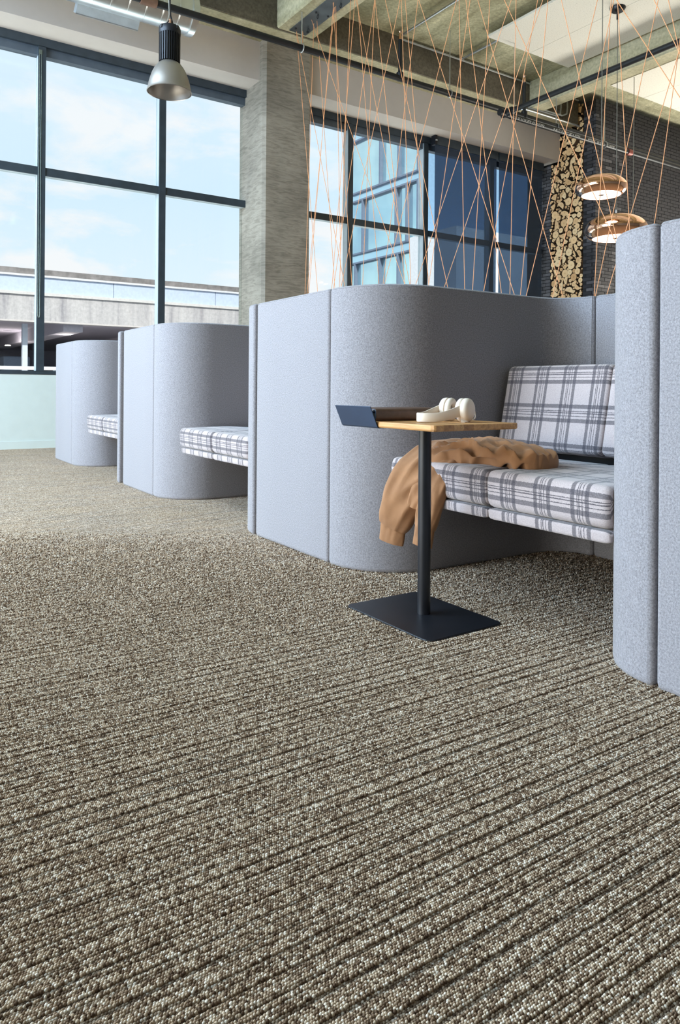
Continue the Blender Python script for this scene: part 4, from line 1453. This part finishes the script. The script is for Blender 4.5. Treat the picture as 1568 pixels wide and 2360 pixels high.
# ------------------------------------------------------------------ headphones
def cam_plan(lat, dep):
    p = RGT * lat + FWD * dep
    return Vector((p.x, p.y))
Nc = cam_plan(0.446, 2.61)                       # near cup
dirw = Vector(((FWD * 0.86 - RGT * 0.50).x, (FWD * 0.86 - RGT * 0.50).y)).normalized()   # near cup -> far cup
apex = Vector((-dirw.y, dirw.x))
if apex.dot(Vector((RGT.x, RGT.y))) > 0:
    apex = -apex
GAP = 0.105
hp = empty('headphones', (Nc.x, Nc.y, TZ))
tag(hp, 'white over ear headphones lying on the wood table top', 'headphones')
def hpt(u, v, z):
    """u along apex direction, v from near cup to far cup"""
    q = apex * u + dirw * v
    return Vector((q.x, q.y, z))
# band: swept strip, standing on edge
band = []
nb = 36
for k in range(nb + 1):
    a = PI * k / nb
    u = 0.012 + 0.152 * math.sin(a) ** 0.85 if 0 < k < nb else 0.012
    v = GAP / 2 - (GAP / 2 + 0.004) * math.cos(a)
    band.append((u, v))
rings = []
for k, (u, v) in enumerate(band):
    s = abs(2 * k / nb - 1)                       # 1 at the cups, 0 at the apex
    a = band[max(k - 1, 0)]
    b_ = band[min(k + 1, nb)]
    t = Vector((b_[0] - a[0], b_[1] - a[1])).normalized()
    nn = Vector((t.y, -t.x))
    hgt = 0.031 + 0.010 * max(0, s - 0.6) / 0.4
    zc = 0.0185 + 0.026 * max(0.0, s - 0.45) / 0.55 * max(0.0, s - 0.45) / 0.55
    th = 0.0032
    sec = [(th, -hgt / 2 + 0.003), (th * 0.6, -hgt / 2), (-th * 0.6, -hgt / 2), (-th, -hgt / 2 + 0.003), (-th, hgt / 2 - 0.003), (-th * 0.6, hgt / 2), (th * 0.6, hgt / 2), (th, hgt / 2 - 0.003)]
    rings.append([hpt(u + nn.x * o_, v + nn.y * o_, zc + z_) for o_, z_ in sec])
MB().ring_loft(rings).build('headband', MAT['white'], hp, smooth=True, angle=50)
cdir = Vector(((FWD * 0.62 - RGT * 0.78).x, (FWD * 0.62 - RGT * 0.78).y)).normalized()
cper = Vector((-cdir.y, cdir.x))
def cup(vc, out, tilt):
    """out=-1: cup whose shell faces the camera side"""
    base_ = dirw * vc
    def hpt(u, d, z):
        q = base_ + cper * u + cdir * (d - vc)
        return Vector((q.x, q.y, z))
    rc = 0.0425
    zc = 0.0435
    def ringp(r, d, n=28, sq=1.0):
        return [hpt(-0.004 + r * 0.92 * math.cos(2 * PI * k / n), vc + out * d, zc + r * math.sin(2 * PI * k / n)) for k in range(n)]
    sh = MB().ring_loft([ringp(0.034, -0.004), ringp(rc, -0.002), ringp(rc + 0.0005, 0.008), ringp(rc - 0.002, 0.016), ringp(rc - 0.008, 0.021), ringp(rc - 0.018, 0.0235), ringp(0.004, 0.024)])
    o = sh.build('ear_cup', MAT['white'], hp, smooth=True, angle=60)
    tor = []
    for k in range(28):
        a = 2 * PI * k / 28
        tor.append([hpt(-0.004 + (0.0305 + 0.0125 * math.cos(b2)) * 0.92 * math.cos(a), vc + out * (-0.014 + 0.012 * math.sin(b2)), zc + (0.0305 + 0.0125 * math.cos(b2)) * math.sin(a)) for b2 in [2 * PI * q / 12 for q in range(12)]])
    MB().ring_loft(tor, cap=False, loop=True).build('ear_cushion', MAT['whitepad'], hp, smooth=True, angle=80)
    MB().ring_loft([ringp(0.026, -0.008), ringp(0.002, -0.007)]).build('ear_mesh', MAT['mesh'], hp)
cup(0.0, -1, 0)
cup(GAP - 0.004, 1, 0)
MB().tube([hpt(0.0, -0.014, 0.004), hpt(0.014, -0.012, 0.003), hpt(0.022, -0.004, 0.006)], [0.006, 0.0075, 0.006], 8).build('hinge', MAT['white'], hp, smooth=True)
cpts = [hpt(-0.036, 0.020, 0.052), hpt(-0.052, 0.022, 0.050), hpt(-0.064, 0.024, 0.042), hpt(-0.070, 0.026, 0.028), hpt(-0.069, 0.024, 0.016), hpt(-0.060, 0.022, 0.0085), hpt(-0.040, 0.02, 0.005), hpt(-0.015, 0.02, 0.003)]
def smoothpts(pts, it=2):
    for _ in range(it):
        q = [pts[0]]
        for a, b_ in zip(pts[:-1], pts[1:]):
            q += [a * 0.75 + b_ * 0.25, a * 0.25 + b_ * 0.75]
        pts = q + [pts[-1]]
    return pts
MB().tube(smoothpts(cpts), 0.0021, 7).build('cable', MAT['white'], hp, smooth=True)

# ================================================================== JACKET
jk = empty('jacket', (2.2, 2.2, 0.53))
tag(jk, 'tan cotton jacket draped over the plaid seat, sleeves hanging down', 'jacket')
def cloth_loft(path, wdir, halfw, thick, name, folds=0.012, freq=3.0, seed=0, nper=40, nseg=48, taper=None, shape=2.0, cap=True):
    """flattened tube along a path with fold displacement; halfw/thick are lists along the path"""
    P = smoothpts([Vector(p) for p in path], 3)
    n = len(P)
    def interp(lst, t):
        f = t * (len(lst) - 1)
        i = min(int(f), len(lst) - 2)
        k = f - i
        k = k * k * (3 - 2 * k)
        return lst[i] * (1 - k) + lst[i + 1] * k
    wd = [Vector(w).normalized() for w in (wdir if isinstance(wdir, list) else [wdir, wdir])]
    rings = []
    acc = 0
    for i in range(n):
        t = i / (n - 1)
        tan_ = (P[min(i + 1, n - 1)] - P[max(i - 1, 0)]).normalized()
        if i:
            acc += (P[i] - P[i - 1]).length
        w = interp(wd, t)
        w = (w - tan_ * w.dot(tan_)).normalized()
        q = tan_.cross(w).normalized()
        hw, tk = interp(halfw, t), interp(thick, t)
        ring = []
        for k in range(nper):
            a = 2 * PI * k / nper
            ca, sa = math.cos(a), math.sin(a)
            x = hw * math.copysign(abs(ca) ** (2 / shape), ca)
            y = tk * math.copysign(abs(sa) ** (2 / shape), sa)
            p = P[i] + w * x + q * y
            nz = 0.9 - 2.4 * abs(noise.noise(Vector((acc * freq * 0.8 + seed, x * freq * 4.0 + acc * 3.0 + seed * 2, (1 if sa > 0 else -1) * 3.0))))
            nz2 = noise.noise(Vector((acc * freq * 3.1 + seed, x * freq * 9 + 7, seed + (1 if sa > 0 else 0))))
            d = folds * (nz + 0.45 * nz2) * min(1.0, abs(sa) * 2)
            p = p + q * d * (1 if sa > 0 else -1)
            ring.append(p)
        rings.append(ring)
    o = MB().ring_loft(rings, cap=cap).build(name, MAT['tan'], smooth=True, angle=75)
    under(o, jk)
    return o
SL = Vector((0.42, -0.90, 0.0))
# body heap lying along the front of the seat
BW = Vector((0.80, 0.60, 0))
cloth_loft([onx(985, 1062, 1.975), onx(1030, 1052, 2.05), onx(1085, 1047, 2.12), onx(1140, 1047, 2.16), onx(1190, 1054, 2.15), onx(1226, 1063, 2.12), onx(1250, 1070, 2.10)],
           BW, [0.07, 0.11, 0.14, 0.145, 0.13, 0.10, 0.03], [0.020, 0.034, 0.038, 0.035, 0.028, 0.019, 0.008], 'jacket_body', 0.034, 4.5, 4, nper=84)
cloth_loft([onx(1000, 1044, 2.06), onx(1050, 1032, 2.14), onx(1105, 1025, 2.20), onx(1160, 1029, 2.20), onx(1205, 1044, 2.18), onx(1236, 1060, 2.14)],
           BW, [0.05, 0.07, 0.08, 0.085, 0.07, 0.03], [0.014, 0.018, 0.020, 0.020, 0.018, 0.010], 'jacket_collar', 0.018, 6.5, 9, nper=56)
cloth_loft([onx(1075, 1052, 2.06), onx(1115, 1040, 2.10), onx(1160, 1045, 2.10), onx(1200, 1060, 2.09), onx(1225, 1070, 2.08)],
           Vector((0.7, 0.5, 0.3)), [0.02, 0.045, 0.05, 0.045, 0.02], [0.010, 0.014, 0.014, 0.013, 0.008], 'jacket_fold', 0.014, 8.0, 13, nper=44)
# first sleeve: over the seat edge and down to its cuff
cloth_loft([onx(1085, 1028, 2.14), onx(1040, 1035, 2.06), onx(1000, 1052, 1.99), onx(963, 1088, 1.925), onx(937, 1130, 1.895), onx(919, 1175, 1.885), onx(907, 1212, 1.882)],
           SL, [0.060, 0.085, 0.100, 0.102, 0.094, 0.080, 0.064], [0.018, 0.022, 0.026, 0.030, 0.033, 0.034, 0.026], 'sleeve', 0.013, 3.6, 1, nper=64)
cloth_loft([onx(907, 1208, 1.882), onx(905, 1230, 1.882), onx(902, 1249, 1.882)], SL, [0.058, 0.057, 0.056], [0.020, 0.020, 0.019], 'cuff', 0.004, 9, 2)
# second sleeve behind the post
cloth_loft([onx(1110, 1040, 2.12), onx(1062, 1052, 2.05), onx(1025, 1078, 1.975), onx(1003, 1120, 1.915), onx(991, 1170, 1.905), onx(980, 1215, 1.90)],
           SL, [0.050, 0.062, 0.066, 0.058, 0.050, 0.045], [0.016, 0.020, 0.022, 0.024, 0.024, 0.020], 'sleeve', 0.014, 6.0, 5, nper=56)
cloth_loft([onx(980, 1212, 1.90), onx(977, 1236, 1.90), onx(974, 1257, 1.90)], SL, [0.042, 0.042, 0.042], [0.018, 0.018, 0.017], 'cuff', 0.005, 9, 6)
# hem flap between the sleeves
cloth_loft([onx(1000, 1085, 1.955), onx(980, 1112, 1.915), onx(970, 1145, 1.90), onx(962, 1174, 1.895)], SL, [0.05, 0.055, 0.050, 0.047], [0.009, 0.009, 0.008, 0.007], 'hem', 0.007, 6, 8)
